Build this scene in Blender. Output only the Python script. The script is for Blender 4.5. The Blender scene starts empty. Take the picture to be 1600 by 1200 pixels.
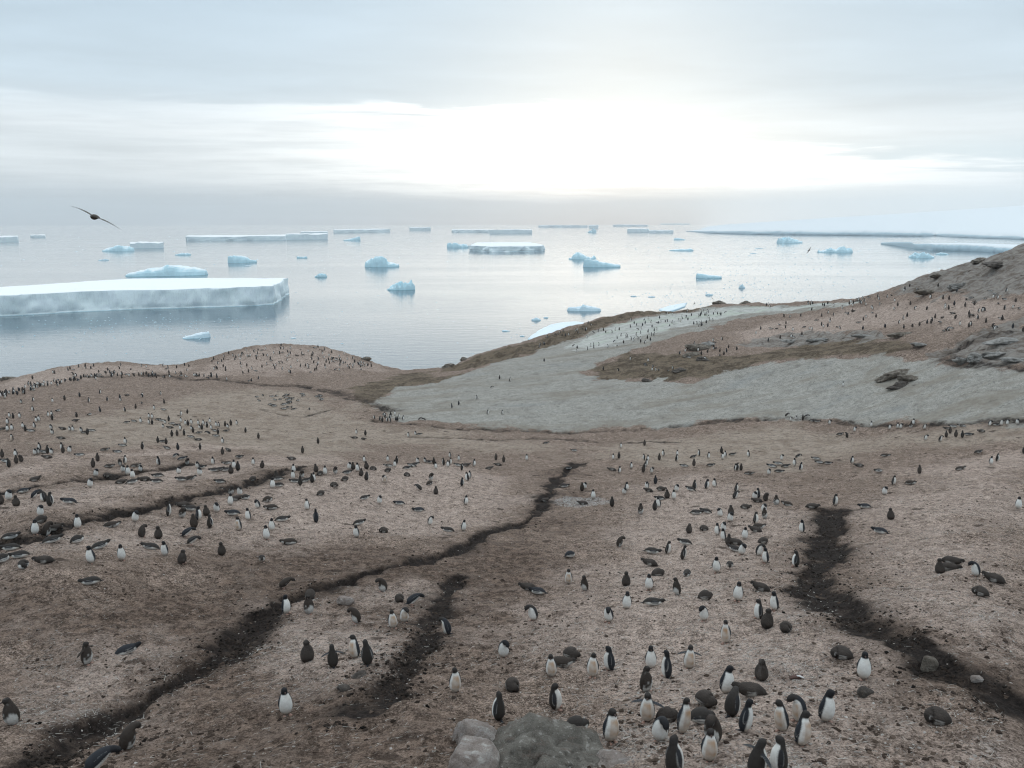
import bpy, bmesh, math, random
import numpy as np
from mathutils import Vector, Matrix, kdtree

random.seed(7)
rng = np.random.default_rng(7)
scene = bpy.context.scene
COL = scene.collection

# ------------------------------------------------------------------ camera
CAM_H = 46.0                                   # metres above the sea
FPX, CU, CV = 1256.0, 800.0, 600.0             # focal length and centre for a 1600 x 1200 frame
PITCH = math.atan(252.0 / FPX)
cam_data = bpy.data.cameras.new('camera')
cam_data.sensor_width = 36.0
cam_data.lens = 36.0 * FPX / 1600.0
cam_data.clip_start = 0.1
cam_data.clip_end = 80000.0
cam = bpy.data.objects.new('camera', cam_data)
COL.objects.link(cam)
cam.location = (0, 0, CAM_H)
cam.rotation_euler = (math.pi / 2 - PITCH, 0, 0)
scene.camera = cam

# ------------------------------------------------------------------ exposure
scene.view_settings.view_transform = 'Standard'
scene.view_settings.look = 'None'
scene.view_settings.gamma = 1.0
scene.view_settings.use_curve_mapping = False
scene.view_settings.exposure = 0.72
scene.render.engine = 'CYCLES'
scene.cycles.use_denoising = True
scene.cycles.pixel_filter_type = 'BLACKMAN_HARRIS'
scene.cycles.filter_width = 1.15
scene.cycles.max_bounces = 6
scene.cycles.volume_bounces = 1
scene.cycles.volume_max_steps = 64

# ------------------------------------------------------------------ node helper
class NT:
    def __init__(self, tree):
        self.t = tree
        tree.nodes.clear()
    def n(self, kind, **kw):
        nd = self.t.nodes.new(kind)
        for k, v in kw.items():
            setattr(nd, k, v)
        return nd
    def l(self, a, b):
        self.t.links.new(a, b)
    def put(self, sock, v):
        if hasattr(v, 'is_output'):
            self.l(v, sock)
        elif v is not None:
            if hasattr(sock.default_value, '__len__') and not hasattr(v, '__len__'):
                v = (v,) * len(sock.default_value)
            if hasattr(v, '__len__') and hasattr(sock.default_value, '__len__') and len(v) == 3 and len(sock.default_value) == 4:
                v = (*v, 1.0)
            sock.default_value = v
    def m(self, op, a, b=None, c=None, clamp=False):
        nd = self.n('ShaderNodeMath', operation=op)
        nd.use_clamp = clamp
        for i, v in enumerate((a, b, c)):
            if v is not None:
                self.put(nd.inputs[i], v)
        return nd.outputs[0]
    def mr(self, v, a, b, c=0.0, d=1.0, smooth=True):
        nd = self.n('ShaderNodeMapRange')
        nd.interpolation_type = 'SMOOTHSTEP' if smooth else 'LINEAR'
        for k, x in zip(('Value', 'From Min', 'From Max', 'To Min', 'To Max'), (v, a, b, c, d)):
            self.put(nd.inputs[k], x)
        return nd.outputs[0]
    def mix(self, f, a, b, blend='MIX'):
        nd = self.n('ShaderNodeMix', data_type='RGBA', blend_type=blend)
        self.put(nd.inputs[0], f)
        self.put(nd.inputs[6], a)
        self.put(nd.inputs[7], b)
        return nd.outputs[2]
    def noise(self, vec, scale, detail=4.0, rough=0.55, dist=0.0):
        nd = self.n('ShaderNodeTexNoise')
        if vec is not None:
            self.l(vec, nd.inputs['Vector'])
        nd.inputs['Scale'].default_value = scale
        nd.inputs['Detail'].default_value = detail
        nd.inputs['Roughness'].default_value = rough
        nd.inputs['Distortion'].default_value = dist
        return nd.outputs['Fac']
    def comb(self, x, y, z):
        nd = self.n('ShaderNodeCombineXYZ')
        for i, v in enumerate((x, y, z)):
            self.put(nd.inputs[i], v)
        return nd.outputs[0]
    def mapping(self, vec, scale=(1, 1, 1), rot=(0, 0, 0), loc=(0, 0, 0)):
        nd = self.n('ShaderNodeMapping')
        self.l(vec, nd.inputs['Vector'])
        nd.inputs['Scale'].default_value = scale
        nd.inputs['Rotation'].default_value = rot
        nd.inputs['Location'].default_value = loc
        return nd.outputs[0]
    def sep(self, vec):
        nd = self.n('ShaderNodeSeparateXYZ')
        self.l(vec, nd.inputs[0])
        return nd.outputs

# ------------------------------------------------------------------ world: overcast sky with a bright gap
SUN_AZ, SUN_EL = 7.0, 11.0                     # degrees right of the view axis, above the horizon
world = bpy.data.worlds.new('World')
scene.world = world
world.use_nodes = True
N = NT(world.node_tree)
tc = N.n('ShaderNodeTexCoord')
X, Y, Z = N.sep(tc.outputs['Generated'])
elev = N.m('MULTIPLY', N.m('ARCSINE', Z), 57.29578)
azim = N.m('MULTIPLY', N.m('ARCTAN2', X, Y), 57.29578)
zc = N.m('ADD', N.m('MAXIMUM', Z, 0.0), 0.035)
px = N.m('DIVIDE', X, zc)
py = N.m('DIVIDE', Y, zc)
plane = N.comb(px, py, 0.0)
n_big = N.noise(N.mapping(plane, (0.35, 0.5, 1)), 1.0, 5, 0.55, 0.3)
n_mid = N.noise(N.mapping(plane, (0.9, 1.6, 1), loc=(5, 3, 0)), 1.0, 6, 0.6, 0.4)
n_str = N.noise(N.comb(N.m('MULTIPLY', azim, 0.05), N.m('MULTIPLY', elev, 0.9), 0.0), 1.0, 5, 0.6, 0.3)
ramp = N.n('ShaderNodeValToRGB')
N.l(N.m('DIVIDE', N.m('ADD', elev, 5.0), 95.0), ramp.inputs[0])
stops = [(-5, (.38, .44, .49)), (0.0, (.385, .44, .49)), (0.7, (.345, .415, .468)), (1.5, (.37, .425, .475)),
         (3.0, (.455, .50, .535)), (6.0, (.47, .515, .55)), (8.5, (.385, .46, .52)), (14.5, (.34, .43, .505)),
         (35, (.56, .64, .70)), (90, (.86, .905, .93))]
els = ramp.color_ramp.elements
while len(els) < len(stops):
    els.new(0.5)
for e, (p, c) in zip(els, stops):
    e.position = (p + 5.0) / 95.0
    e.color = (*c, 1)
col = ramp.outputs[0]
shade = N.m('ADD', 1.0, N.m('ADD', N.m('MULTIPLY', N.m('SUBTRACT', n_big, 0.5), 0.40), N.m('ADD', N.m('MULTIPLY', N.m('SUBTRACT', n_mid, 0.5), 0.26), N.m('MULTIPLY', N.m('MULTIPLY', N.m('SUBTRACT', n_str, 0.5), 0.55), N.mr(elev, 11, 5)))))
col = N.mix(1.0, col, N.comb(shade, shade, shade), 'MULTIPLY')
# the gap below the cloud deck: ragged upper edge, sloping down towards the right
ehi = N.m('SUBTRACT', 7.7, N.m('MULTIPLY', N.m('MAXIMUM', N.m('SUBTRACT', azim, 4.0), 0.0), 0.165))
ragged = N.m('ADD', N.m('MULTIPLY', N.m('SUBTRACT', n_mid, 0.5), 4.6), N.m('MULTIPLY', N.m('SUBTRACT', n_str, 0.5), 1.6))
de = N.m('ADD', N.m('SUBTRACT', ehi, elev), ragged)
gap_hi = N.mr(de, -0.3, 0.8)
gap_lo = N.mr(N.m('ADD', elev, N.m('MULTIPLY', N.m('SUBTRACT', n_str, 0.5), 2.4)), 1.1, 3.0)
gap = N.m('MULTIPLY', gap_hi, gap_lo)
daz = N.m('DIVIDE', N.m('SUBTRACT', azim, SUN_AZ), 17.0)
glow_az = N.m('EXPONENT', N.m('MULTIPLY', N.m('MULTIPLY', daz, daz), -1.0))
gapamt = N.m('MULTIPLY', gap, N.m('ADD', 0.07, N.m('MULTIPLY', glow_az, 0.74)))
streak = N.mr(N.m('ADD', N.m('MULTIPLY', n_str, .6), N.m('MULTIPLY', n_mid, .4)), 0.40, 0.58, 0.38, 1.0)
col = N.mix(N.m('MULTIPLY', gapamt, streak), col, (1.25, 1.235, 1.20))
# wide glow of the hidden sun through the deck and down to the sea
dee = N.m('DIVIDE', N.m('SUBTRACT', elev, 3.6), 3.1)
glow2 = N.m('MULTIPLY', glow_az, N.m('EXPONENT', N.m('MULTIPLY', N.m('MULTIPLY', dee, dee), -1.0)))
col = N.mix(1.0, col, N.mix(1.0, (.185, .205, .21), N.comb(glow2, glow2, glow2), 'MULTIPLY'), 'ADD')
# clear pale strip towards the right, low down
clear = N.m('MULTIPLY', N.mr(azim, 12, 24), N.m('MULTIPLY', N.mr(elev, 1.4, 2.6), N.mr(de, 0.8, -0.6)))
clear = N.m('MULTIPLY', clear, N.mr(elev, 5.5, 3.8))
col = N.mix(N.m('MULTIPLY', clear, 0.75), col, (.40, .495, .55))
paleR = N.m('MULTIPLY', N.mr(azim, 3, 17), N.mr(elev, 2.6, 1.2))
col = N.mix(N.m('MULTIPLY', paleR, 0.9), col, (.50, .572, .61))
sky = N.n('ShaderNodeTexSky', sky_type='NISHITA')
sky.sun_disc = False
sky.sun_elevation = math.radians(SUN_EL)
sky.sun_rotation = math.radians(SUN_AZ)
cl10 = N.mix(1.0, col, (10, 10, 10), 'MULTIPLY')
fin = N.mix(0.94, sky.outputs[0], cl10)
bg = N.n('ShaderNodeBackground')
N.l(fin, bg.inputs['Color'])
bg.inputs['Strength'].default_value = 0.1
out = N.n('ShaderNodeOutputWorld')
N.l(bg.outputs[0], out.inputs['Surface'])

# ------------------------------------------------------------------ sun, veiled by cloud
sun_d = bpy.data.lights.new('sun', 'SUN')
sun_d.energy = 0.5
sun_d.angle = math.radians(90)
sun_d.color = (1.0, 0.95, 0.87)
sun = bpy.data.objects.new('sun', sun_d)
COL.objects.link(sun)
sa, se = math.radians(SUN_AZ), math.radians(SUN_EL)
sdir = Vector((math.sin(sa) * math.cos(se), math.cos(sa) * math.cos(se), math.sin(se)))
sun.rotation_euler = sdir.to_track_quat('Z', 'Y').to_euler()
sun.location = (60, 300, 120)

# ------------------------------------------------------------------ numpy noise
def _hash(ix, iy, seed):
    h = (ix.astype(np.int64) * 374761393 + iy.astype(np.int64) * 668265263 + seed * 1442695041) & 0xffffffff
    h = ((h ^ (h >> 13)) * 1274126177) & 0xffffffff
    h = (h ^ (h >> 16)) & 0xffffffff
    return h / 4294967295.0
def vnoise(x, y, seed=0):
    x = np.asarray(x, float); y = np.asarray(y, float)
    ix, iy = np.floor(x), np.floor(y)
    fx, fy = x - ix, y - iy
    fx = fx * fx * fx * (fx * (fx * 6 - 15) + 10); fy = fy * fy * fy * (fy * (fy * 6 - 15) + 10)
    a, b = _hash(ix, iy, seed), _hash(ix + 1, iy, seed)
    c, d = _hash(ix, iy + 1, seed), _hash(ix + 1, iy + 1, seed)
    return (a + (b - a) * fx) * (1 - fy) + (c + (d - c) * fx) * fy - 0.5
def fbm(x, y, octs=4, seed=0, gain=0.5):
    s, a, f = 0.0, 1.0, 1.0
    for o in range(octs):
        ca, sn = math.cos(0.7 * o + seed), math.sin(0.7 * o + seed)
        s = s + a * vnoise((x * ca - y * sn) * f + 17.3 * o, (x * sn + y * ca) * f - 9.1 * o, seed + o)
        a *= gain; f *= 2.03
    return s
def sstep(a, b, x):
    t = np.clip((x - a) / (b - a), 0, 1)
    return t * t * (3 - 2 * t)

# ------------------------------------------------------------------ picture point -> direction, point on the sea
CP, SP = math.cos(PITCH), math.sin(PITCH)
def ray(u, v):
    a, b = (u - CU) / FPX, -(v - CV) / FPX
    return np.array((a, CP + b * SP, -SP + b * CP))
def on_level(u, v, z=0.0):
    d = ray(u, v)
    return np.array((0, 0, CAM_H)) + d * ((z - CAM_H) / d[2])

# ------------------------------------------------------------------ terrain surface
def gp(u, v, rh):
    d = ray(u, v)
    k = rh / math.hypot(d[0], d[1])
    return (d[0] * k, d[1] * k, CAM_H + d[2] * k)
CTRL_PX = [
 # near slope: u, v, horizontal range
 (-60,1195,16.5),(100,1195,15.6),(300,1195,14.6),(520,1190,13.9),(700,1190,13.2),(860,1190,13.3),(1060,1190,13.4),(1250,1190,13.6),(1420,1190,14.2),(1600,1190,15.0),
 (0,1130,19.5),(200,1130,18.6),(445,1117,17.4),(700,1110,15.8),(900,1140,15.0),(1165,1143,14.7),(1350,1130,15.6),(1560,1120,16.8),
 (0,1060,23.0),(250,1060,21.5),(500,1050,19.5),(720,1060,18.4),(900,1060,18.0),(1130,1060,18.0),(1348,1060,18.2),(1580,1060,19.5),
 (0,980,27.5),(250,980,26.0),(480,980,24.5),(720,980,24.0),(980,980,23.2),(1190,980,22.8),(1400,980,23.0),(1600,980,24.0),
 (0,900,31.5),(200,890,31.0),(450,900,31.0),(700,900,32.0),(950,900,31.5),(1150,900,30.8),(1400,900,30.5),(1600,900,31.0),
 (0,840,36.5),(200,840,36.5),(450,830,38.0),(700,840,40.0),(950,840,40.0),(1180,840,39.0),(1400,840,38.5),(1600,840,39.0),
 (0,790,44.5),(200,790,43.5),(450,780,46.0),(700,785,50.5),(950,785,50.0),(1180,780,49.0),(1400,780,50.0),(1600,780,50.0),
 (0,745,57.0),(180,745,56.0),(400,745,54.0),(620,738,57.0),(800,742,65.0),(1000,740,66.0),(1200,735,66.0),(1400,735,65.0),(1600,735,64.0),
 (0,705,74.0),(200,705,73.0),(400,708,74.0),(620,708,80.0),(800,705,82.0),(1000,703,80.0),(1200,700,79.0),(1400,700,78.0),(1600,700,75.0),
 (0,670,91.0),(200,668,92.0),(400,672,94.0),(600,675,97.0),(800,674,98.0),(1000,672,95.0),(1200,665,92.0),(1400,667,87.0),(1600,665,82.0),
 (0,635,113.0),(200,633,117.0),(400,630,119.0),(600,640,113.0),(760,635,110.0),(1000,635,105.0),(1200,632,100.0),(1400,630,94.0),(1600,628,87.0),
 (0,610,138.0),(200,605,140.0),(400,600,142.0),(580,610,134.0),(760,600,126.0),(1000,598,118.0),(1200,595,110.0),(1400,595,102.0),(1600,592,93.0),
 (60,592,156.0),(200,588,158.0),(450,585,157.0),(620,595,146.0),(650,583,158.0),(760,570,142.0),(940,570,133.0),(1200,565,118.0),(1400,562,109.0),(1600,560,100.0),
 # skyline of the left hills
 (0,597,166.0),(60,580,172.0),(130,569,178.0),(200,567,180.0),(270,570,182.0),(330,557,182.0),(380,546,180.0),(450,537,178.0),(500,541,178.0),(560,560,174.0),(600,574,170.0),(645,580,166.0),
 (330,572,170.0),(450,560,168.0),(540,570,167.0),
 # spit and snow slope
 (690,578,164.0),(740,556,171.0),(840,528,180.0),(930,500,188.0),(1000,487,193.0),(1070,487,196.0),(1130,475,200.0),(1200,473,199.0),(1300,470,192.0),(1370,461,180.0),
 (760,570,156.0),(880,540,160.0),(980,520,162.0),(1080,500,172.0),(1250,485,168.0),(1050,550,135.0),(1200,530,140.0),(1320,500,148.0),
 # right hill
 (1420,440,163.0),(1480,420,160.0),(1530,407,158.0),(1570,393,156.0),(1600,381,155.0),(1400,520,124.0),(1560,520,112.0),(1420,480,142.0),(1560,470,128.0),(1590,420,142.0),
]
CTRL = [gp(*c) for c in CTRL_PX]
def polar(u, rh, z):
    d = ray(u, 600); k = rh / math.hypot(d[0], d[1])
    return (d[0] * k, d[1] * k, z)
# where the land ends: picture column, range of the brow; beyond it the ground falls into the sea
EDGE = np.array([(-900,215),(-400,180),(-40,168),(0,166),(60,172),(130,178),(200,180),(270,182),(330,182),(380,180),(450,178),(500,178),(560,174),(600,170),(645,166),(690,164),(740,171),(840,180),(930,188),(1000,193),(1070,196),(1130,200),(1200,199),(1300,192),(1370,180),(1420,163),(1480,160),(1530,158),(1570,156),(1600,155),(1750,160),(2000,178),(2600,190)], float)
EDGE_AZ, EDGE_R = np.arctan((EDGE[:, 0] - CU) / math.hypot(FPX, 252.0)), EDGE[:, 1]
# beyond the frame and underfoot
for u in (-420, -800):
    for rh, z in ((12,37.2),(19.5,35.0),(27,32.8),(36,30.2),(57,27.2),(91,22.5),(138,17.5),(170,11)):
        CTRL.append(polar(u, rh, z))
for u in (2000, 2500):
    for rh, z in ((13,37.4),(18,35),(24,33),(31,31),(39,30),(50,28.5),(64,27),(82,26.5),(100,30),(125,37),(150,46),(178,46)):
        CTRL.append(polar(u, rh, z))
for u in (-300, 300, 800, 1300, 1900):
    CTRL.append(polar(u, 7.5, 39.3)); CTRL.append(polar(u, 2.0, 41.2))
CTRL = np.array(CTRL)
cq = np.stack([np.arctan2(CTRL[:, 0], CTRL[:, 1]) * 1.15, np.log(np.hypot(CTRL[:, 0], CTRL[:, 1]))], 1)
def tps(d2):
    return 0.5 * d2 * np.log(np.maximum(d2, 1e-12))
n_c = len(cq)
D2 = ((cq[:, None] - cq[None]) ** 2).sum(-1)
A = np.zeros((n_c + 3, n_c + 3))
A[:n_c, :n_c] = tps(D2) + np.eye(n_c) * 2e-4
A[:n_c, n_c:] = np.c_[np.ones(n_c), cq]
A[n_c:, :n_c] = A[:n_c, n_c:].T
wts = np.linalg.solve(A, np.r_[CTRL[:, 2], np.zeros(3)])
GA, GR = 260, 320
g_az = np.linspace(-1.02, 1.02, GA); g_lr = np.linspace(math.log(1.6), math.log(300), GR)
gq = np.stack(np.meshgrid(g_az * 1.15, g_lr, indexing='ij'), -1).reshape(-1, 2)
gz = np.concatenate([tps(((c[:, None] - cq[None]) ** 2).sum(-1)) @ wts[:n_c] + wts[n_c] + c @ wts[n_c + 1:] for c in np.array_split(gq, 20)])
gz = gz.reshape(GA, GR)
def T0(x, y):
    az = np.arctan2(x, y); r = np.hypot(x, y)
    e = np.interp(az, EDGE_AZ, EDGE_R)
    over = np.maximum(r - e, 0.0)
    k = np.where(over > 0, e / np.maximum(r, 1e-6), 1.0)
    drop = np.where(over < 9, over * over / 18.0 * .95, 4.3 + (over - 9) * .95)
    return np.maximum(T_land(x * k, y * k) - drop, -9.0)
def T_land(x, y):
    a = (np.arctan2(x, y) - g_az[0]) / (g_az[1] - g_az[0]); b = (np.log(np.hypot(x, y) + 1e-9) - g_lr[0]) / (g_lr[1] - g_lr[0])
    a = np.clip(a, 0, GA - 1.001); b = np.clip(b, 0, GR - 1.001)
    i, j = a.astype(int), b.astype(int); fa, fb = a - i, b - j
    return (gz[i, j] * (1 - fa) + gz[i + 1, j] * fa) * (1 - fb) + (gz[i, j + 1] * (1 - fa) + gz[i + 1, j + 1] * fa) * fb
_rs = np.exp(np.linspace(math.log(5), math.log(290), 1400))
def hit(u, v, H):
    """first meeting of the sight line through a picture point with the surface H (clamped to the last grazing point on the land)"""
    d = ray(u, v); k = _rs / math.hypot(d[0], d[1])
    x, y, z = d[0] * k, d[1] * k, CAM_H + d[2] * k
    g = z - H(x, y)
    idx = np.nonzero(g < 0)[0]
    i = idx[0] if len(idx) else int(np.argmin(g / _rs))
    if len(idx) and i > 0:
        t = g[i - 1] / (g[i - 1] - g[i])
        return np.array((x[i - 1] + t * (x[i] - x[i - 1]), y[i - 1] + t * (y[i] - y[i - 1])))
    return np.array((x[i], y[i]))
def WP(pts):
    return np.array([hit(u, v, T0) for u, v in pts])

# outlines and courses on the ground, in metres
GULLIES = [  # points, half width, depth
 (WP([(905,725),(870,745),(855,775),(835,805),(770,835),(700,868),(625,888),(560,905),(485,925),(435,945),(380,990),(335,1030),(285,1065),(215,1100),(130,1135),(60,1175),(-40,1230)]), .34, .24),
 (WP([(715,905),(690,935),(670,975),(650,1010),(630,1050),(605,1085),(580,1120)]), .36, .14),
 (WP([(1305,795),(1300,830),(1290,870),(1268,905),(1290,940),(1345,975),(1420,1010),(1500,1050),(1570,1085),(1680,1150)]), .50, .22),
 (WP([(-30,860),(60,838),(120,822),(200,806),(290,782),(360,765),(430,742),(520,725)]), .42, .32),
 (WP([(-20,775),(60,760),(140,745),(190,738),(250,732),(330,722)]), .36, .28),
]
STREAMS = [
 (WP([(150,588),(250,588),(330,592),(400,600),(470,602),(520,612),(550,622),(590,632),(610,640)]), .9, .25),
 (WP([(520,640),(470,650),(420,645),(410,640)]), .25, .06),
 (WP([(585,657),(640,662),(700,669),(760,671),(830,672),(900,673),(1000,670),(1080,664),(1160,655),(1230,652)]), .35, .22),
 (WP([(640,682),(690,685),(760,688),(830,684),(920,688),(990,692),(1060,688)]), .3, .12),
 (WP([(1230,650),(1300,658),(1400,664),(1520,662),(1620,660)]), .35, .15),
 (WP([(1480,548),(1510,535),(1540,525),(1600,520)]), .3, .2),
 (WP([(1480,560),(1500,570),(1540,573),(1600,578)]), .5, .2),
]
SNOW = WP([(585,652),(600,640),(590,626),(622,604),(680,598),(735,583),(800,562),(880,535),(960,505),(1020,494),(1100,483),(1180,478),(1290,474),(1340,474),(1290,482),(1210,490),(1150,498),(1110,512),(1040,532),(980,550),(930,570),(915,580),(935,592),(1010,592),(1080,597),(1140,584),(1200,566),(1300,556),(1400,556),(1450,560),(1490,572),(1560,576),(1640,580),(1700,640),(1640,664),(1500,664),(1400,664),(1300,657),(1230,650),(1150,655),(1080,662),(1000,667),(900,670),(800,668),(700,665),(650,658)])
SNOWW = WP([(870,545),(960,507),(1020,496),(1100,485),(1180,479),(1290,475),(1340,474),(1280,480),(1200,486),(1130,497),(1060,512),(1000,528),(920,545)])
OLIVE = [WP([(915,578),(980,550),(1060,560),(1150,555),(1260,540),(1330,530),(1420,528),(1430,545),(1400,556),(1300,556),(1200,566),(1140,584),(1080,597),(1010,592),(935,593)]),
         WP([(560,608),(600,590),(640,583),(665,582),(680,590),(720,585),(735,592),(690,602),(625,606),(600,622),(590,632),(560,622)]),
         WP([(680,580),(700,570),(760,553),(830,535),(900,512),(960,494),(1010,486),(1080,486),(1100,482),(1020,494),(960,506),(880,536),(800,562),(740,578)])]
ROCKY = [WP([(1390,452),(1440,432),(1500,412),(1560,396),(1640,365),(1700,420),(1640,460),(1560,462),(1500,462),(1440,466)]),
         WP([(1430,552),(1480,530),(1540,508),(1620,490),(1640,575),(1560,573),(1500,570)]),
         WP([(1160,540),(1220,520),(1290,520),(1380,518),(1420,530),(1330,530),(1250,540)])]
PINK = [WP([(300,590),(330,562),(380,548),(450,540),(510,545),(560,562),(600,578),(520,582),(400,585)]),
        WP([(0,615),(0,600),(60,583),(130,571),(270,572),(320,575),(200,585),(80,597)]),
        WP([(330,800),(380,765),(460,745),(560,730),(680,725),(760,740),(800,770),(790,800),(720,830),(560,840),(420,830),(330,850),(200,870),(0,900),(0,850),(150,830)]),
        WP([(880,1000),(930,900),(960,820),(1000,760),(1100,740),(1200,770),(1260,830),(1240,900),(1260,980),(1330,1060),(1360,1120),(1300,1190),(1000,1190),(920,1100)]),
        WP([(380,1010),(470,950),(560,930),(650,930),(640,980),(590,1050),(520,1080),(420,1050)]),
        WP([(20,1060),(120,1010),(260,1000),(310,1030),(230,1090),(80,1150)]),
        WP([(0,800),(120,790),(270,755),(420,735),(520,715),(400,715),(230,735),(90,768),(0,785)]),
        WP([(0,760),(60,735),(300,705),(420,700),(330,690),(200,700),(0,735)]),
        WP([(1130,520),(1250,495),(1400,470),(1600,470),(1600,515),(1450,510),(1330,515),(1200,540)]),
        WP([(1400,760),(1480,720),(1600,700),(1640,780),(1600,860),(1500,900),(1420,880),(1600,960),(1560,1000),(1440,960),(1330,860),(1340,800)]),
        WP([(1440,1170),(1450,1120),(1500,1110),(1560,1160),(1540,1210)]),]
FLAT = [WP([(60,700),(120,650),(300,615),(420,605),(540,632),(590,660),(700,675),(900,690),(880,720),(760,700),(600,690),(480,720),(300,690),(150,705)]),
        WP([(850,700),(1000,690),(1230,665),(1600,672),(1600,690),(1400,700),(1200,740),(1000,720)])]
DAMP = [WP([(-60,920),(150,900),(330,860),(560,845),(720,850),(850,790),(890,740),(930,780),(910,880),(840,960),(760,1060),(660,1230),(330,1230),(200,1160),(60,1230),(-80,1230)]),
        WP([(1240,880),(1290,800),(1340,800),(1370,900),(1480,970),(1640,960),(1720,1230),(1400,1230),(1330,1080),(1250,960)])]
PEBB2 = WP([(1505,1125),(1530,1115),(1560,1150),(1550,1185),(1525,1165)])
PEBB = WP([(862,785),(890,779),(930,778),(958,784),(950,790),(905,793),(870,791)])

def dist_line(x, y, P):
    best = np.full(x.shape, 1e9)
    for (ax, ay), (bx, by) in zip(P[:-1], P[1:]):
        dx, dy = bx - ax, by - ay
        t = np.clip(((x - ax) * dx + (y - ay) * dy) / (dx * dx + dy * dy + 1e-9), 0, 1)
        best = np.minimum(best, np.hypot(x - ax - t * dx, y - ay - t * dy))
    return best
def sdist(x, y, P):
    inside = np.zeros(x.shape, bool)
    best = dist_line(x, y, np.r_[P, P[:1]])
    for (ax, ay), (bx, by) in zip(P, np.roll(P, -1, 0)):
        c = ((ay > y) != (by > y)) & (x < (bx - ax) * (y - ay) / (by - ay + 1e-12) + ax)
        inside ^= c
    return np.where(inside, best, -best)
def near_apply(x, y, P, pad, f, fill):
    o = np.full(x.shape, float(fill))
    m = (x > P[:, 0].min() - pad) & (x < P[:, 0].max() + pad) & (y > P[:, 1].min() - pad) & (y < P[:, 1].max() + pad)
    if m.any():
        o[m] = f(x[m], y[m])
    return o
def gully_field(x, y, which):
    dep = np.zeros(x.shape); dark = np.zeros(x.shape)
    for P, w, d in which:
        r0 = np.hypot(x, y)
        def f(xx, yy):
            wx = xx + .55 * fbm(xx * .9, yy * .9, 3, 33); wy = yy + .55 * fbm(xx * .9 + 7, yy * .9, 3, 34)
            wob = 1 + 1.3 * vnoise(xx * .5, yy * .5, 31) + .5 * vnoise(xx * 2.1, yy * 2.1, 32)
            return dist_line(wx, wy, P) / (w * np.maximum(wob, .35))
        q = near_apply(x, y, P, 6, f, 50.0)
        dep = np.maximum(dep, d * np.exp(-q ** 3 * .8))
        dark = np.maximum(dark, np.clip(np.exp(-(q / 1.15) ** 2) * 1.15 + .38 * np.exp(-(q / 2.6) ** 2), 0, 1))
    return dep, dark
def T(x, y):
    x = np.atleast_1d(np.asarray(x, float)); y = np.atleast_1d(np.asarray(y, float))
    r = np.hypot(x, y)
    z = T0(x, y)
    land = sstep(-4, 2, z)
    z = z - gully_field(x, y, GULLIES)[0] - gully_field(x, y, STREAMS)[0]
    sn = near_apply(x, y, SNOW, 4, lambda a, b: sdist(a, b, SNOW), -9)
    smooth = 1 - .75 * sstep(-.5, 2.0, sn)
    z = z + smooth * (.42 * fbm(x * .16, y * .16, 3, 3) + .16 * fbm(x * .9, y * .9, 3, 5) + .055 * fbm(x * 4.0, y * 4.0, 3, 9)) * land
    rk = np.zeros(x.shape)
    for P in ROCKY + [OLIVE[2]]:
        rk = np.maximum(rk, sstep(-1.5, 2.0, near_apply(x, y, P, 4, lambda a, b: sdist(a, b, P), -9)))
    rid = np.abs(fbm(x * .22 + y * .1, y * .12 - x * .16, 4, 21))
    z = z + rk * (1.3 * (.25 - rid) + .5 * fbm(x * .8, y * .8, 4, 23)) * land
    cl = sstep(150, 170, r) * land
    z = z + cl * .5 * fbm(x * .35, y * .35, 4, 29)
    return z
def on_ground(u, v):
    x, y = hit(u, v, T)
    return Vector((x, y, float(T(x, y)[0])))
def on_ground(u, v):
    d = ray(u, v); hd = math.hypot(d[0], d[1])
    x0, y0 = hit(u, v, T0)
    r0 = math.hypot(x0, y0)
    rr = np.linspace(r0 * .9, r0 * 1.12, 160); k = rr / hd
    x, y = d[0] * k, d[1] * k
    t = T(x, y)
    g = CAM_H + d[2] * k - t
    idx = np.nonzero(g < 0)[0]
    i = idx[0] if len(idx) else int(np.argmin(g / rr))
    return Vector((x[i], y[i], t[i]))

# ------------------------------------------------------------------ object helpers
def tag(o, label=None, cat=None, group=None, kind=None):
    for k, v in (('label', label), ('category', cat), ('group', group), ('kind', kind)):
        if v:
            o[k] = v
    return o
def mesh_np(name, verts, faces, smooth=True):
    """faces: (n,3) or (n,4) array"""
    me = bpy.data.meshes.new(name)
    verts = np.asarray(verts, np.float32); faces = np.asarray(faces, np.int32)
    n, k = faces.shape
    me.vertices.add(len(verts)); me.vertices.foreach_set('co', verts.ravel())
    me.loops.add(n * k); me.loops.foreach_set('vertex_index', faces.ravel())
    me.polygons.add(n); me.polygons.foreach_set('loop_start', np.arange(0, n * k, k, dtype=np.int32))
    me.update(calc_edges=True)
    me.polygons.foreach_set('use_smooth', np.full(n, smooth))
    return me
def point_col(me, name, rgba):
    at = me.attributes.new(name, 'FLOAT_COLOR', 'POINT')
    at.data.foreach_set('color', np.asarray(rgba, np.float32).ravel())
def link(name, me, mat=None, parent=None):
    o = bpy.data.objects.new(name, me)
    if mat:
        me.materials.append(mat)
    COL.objects.link(o)
    if parent:
        o.parent = parent
    return o
def material(name):
    mt = bpy.data.materials.new(name); mt.use_nodes = True
    n = NT(mt.node_tree)
    b = n.n('ShaderNodeBsdfPrincipled'); o = n.n('ShaderNodeOutputMaterial')
    n.l(b.outputs[0], o.inputs['Surface'])
    n.bsdf, n.out = b, o
    n.pos = n.n('ShaderNodeNewGeometry').outputs['Position']
    return mt, n
def bump(n, h, strength, dist):
    bp = n.n('ShaderNodeBump')
    n.l(h, bp.inputs['Height']); bp.inputs['Strength'].default_value = strength; bp.inputs['Distance'].default_value = dist
    n.l(bp.outputs[0], n.bsdf.inputs['Normal'])
    return bp

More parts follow.
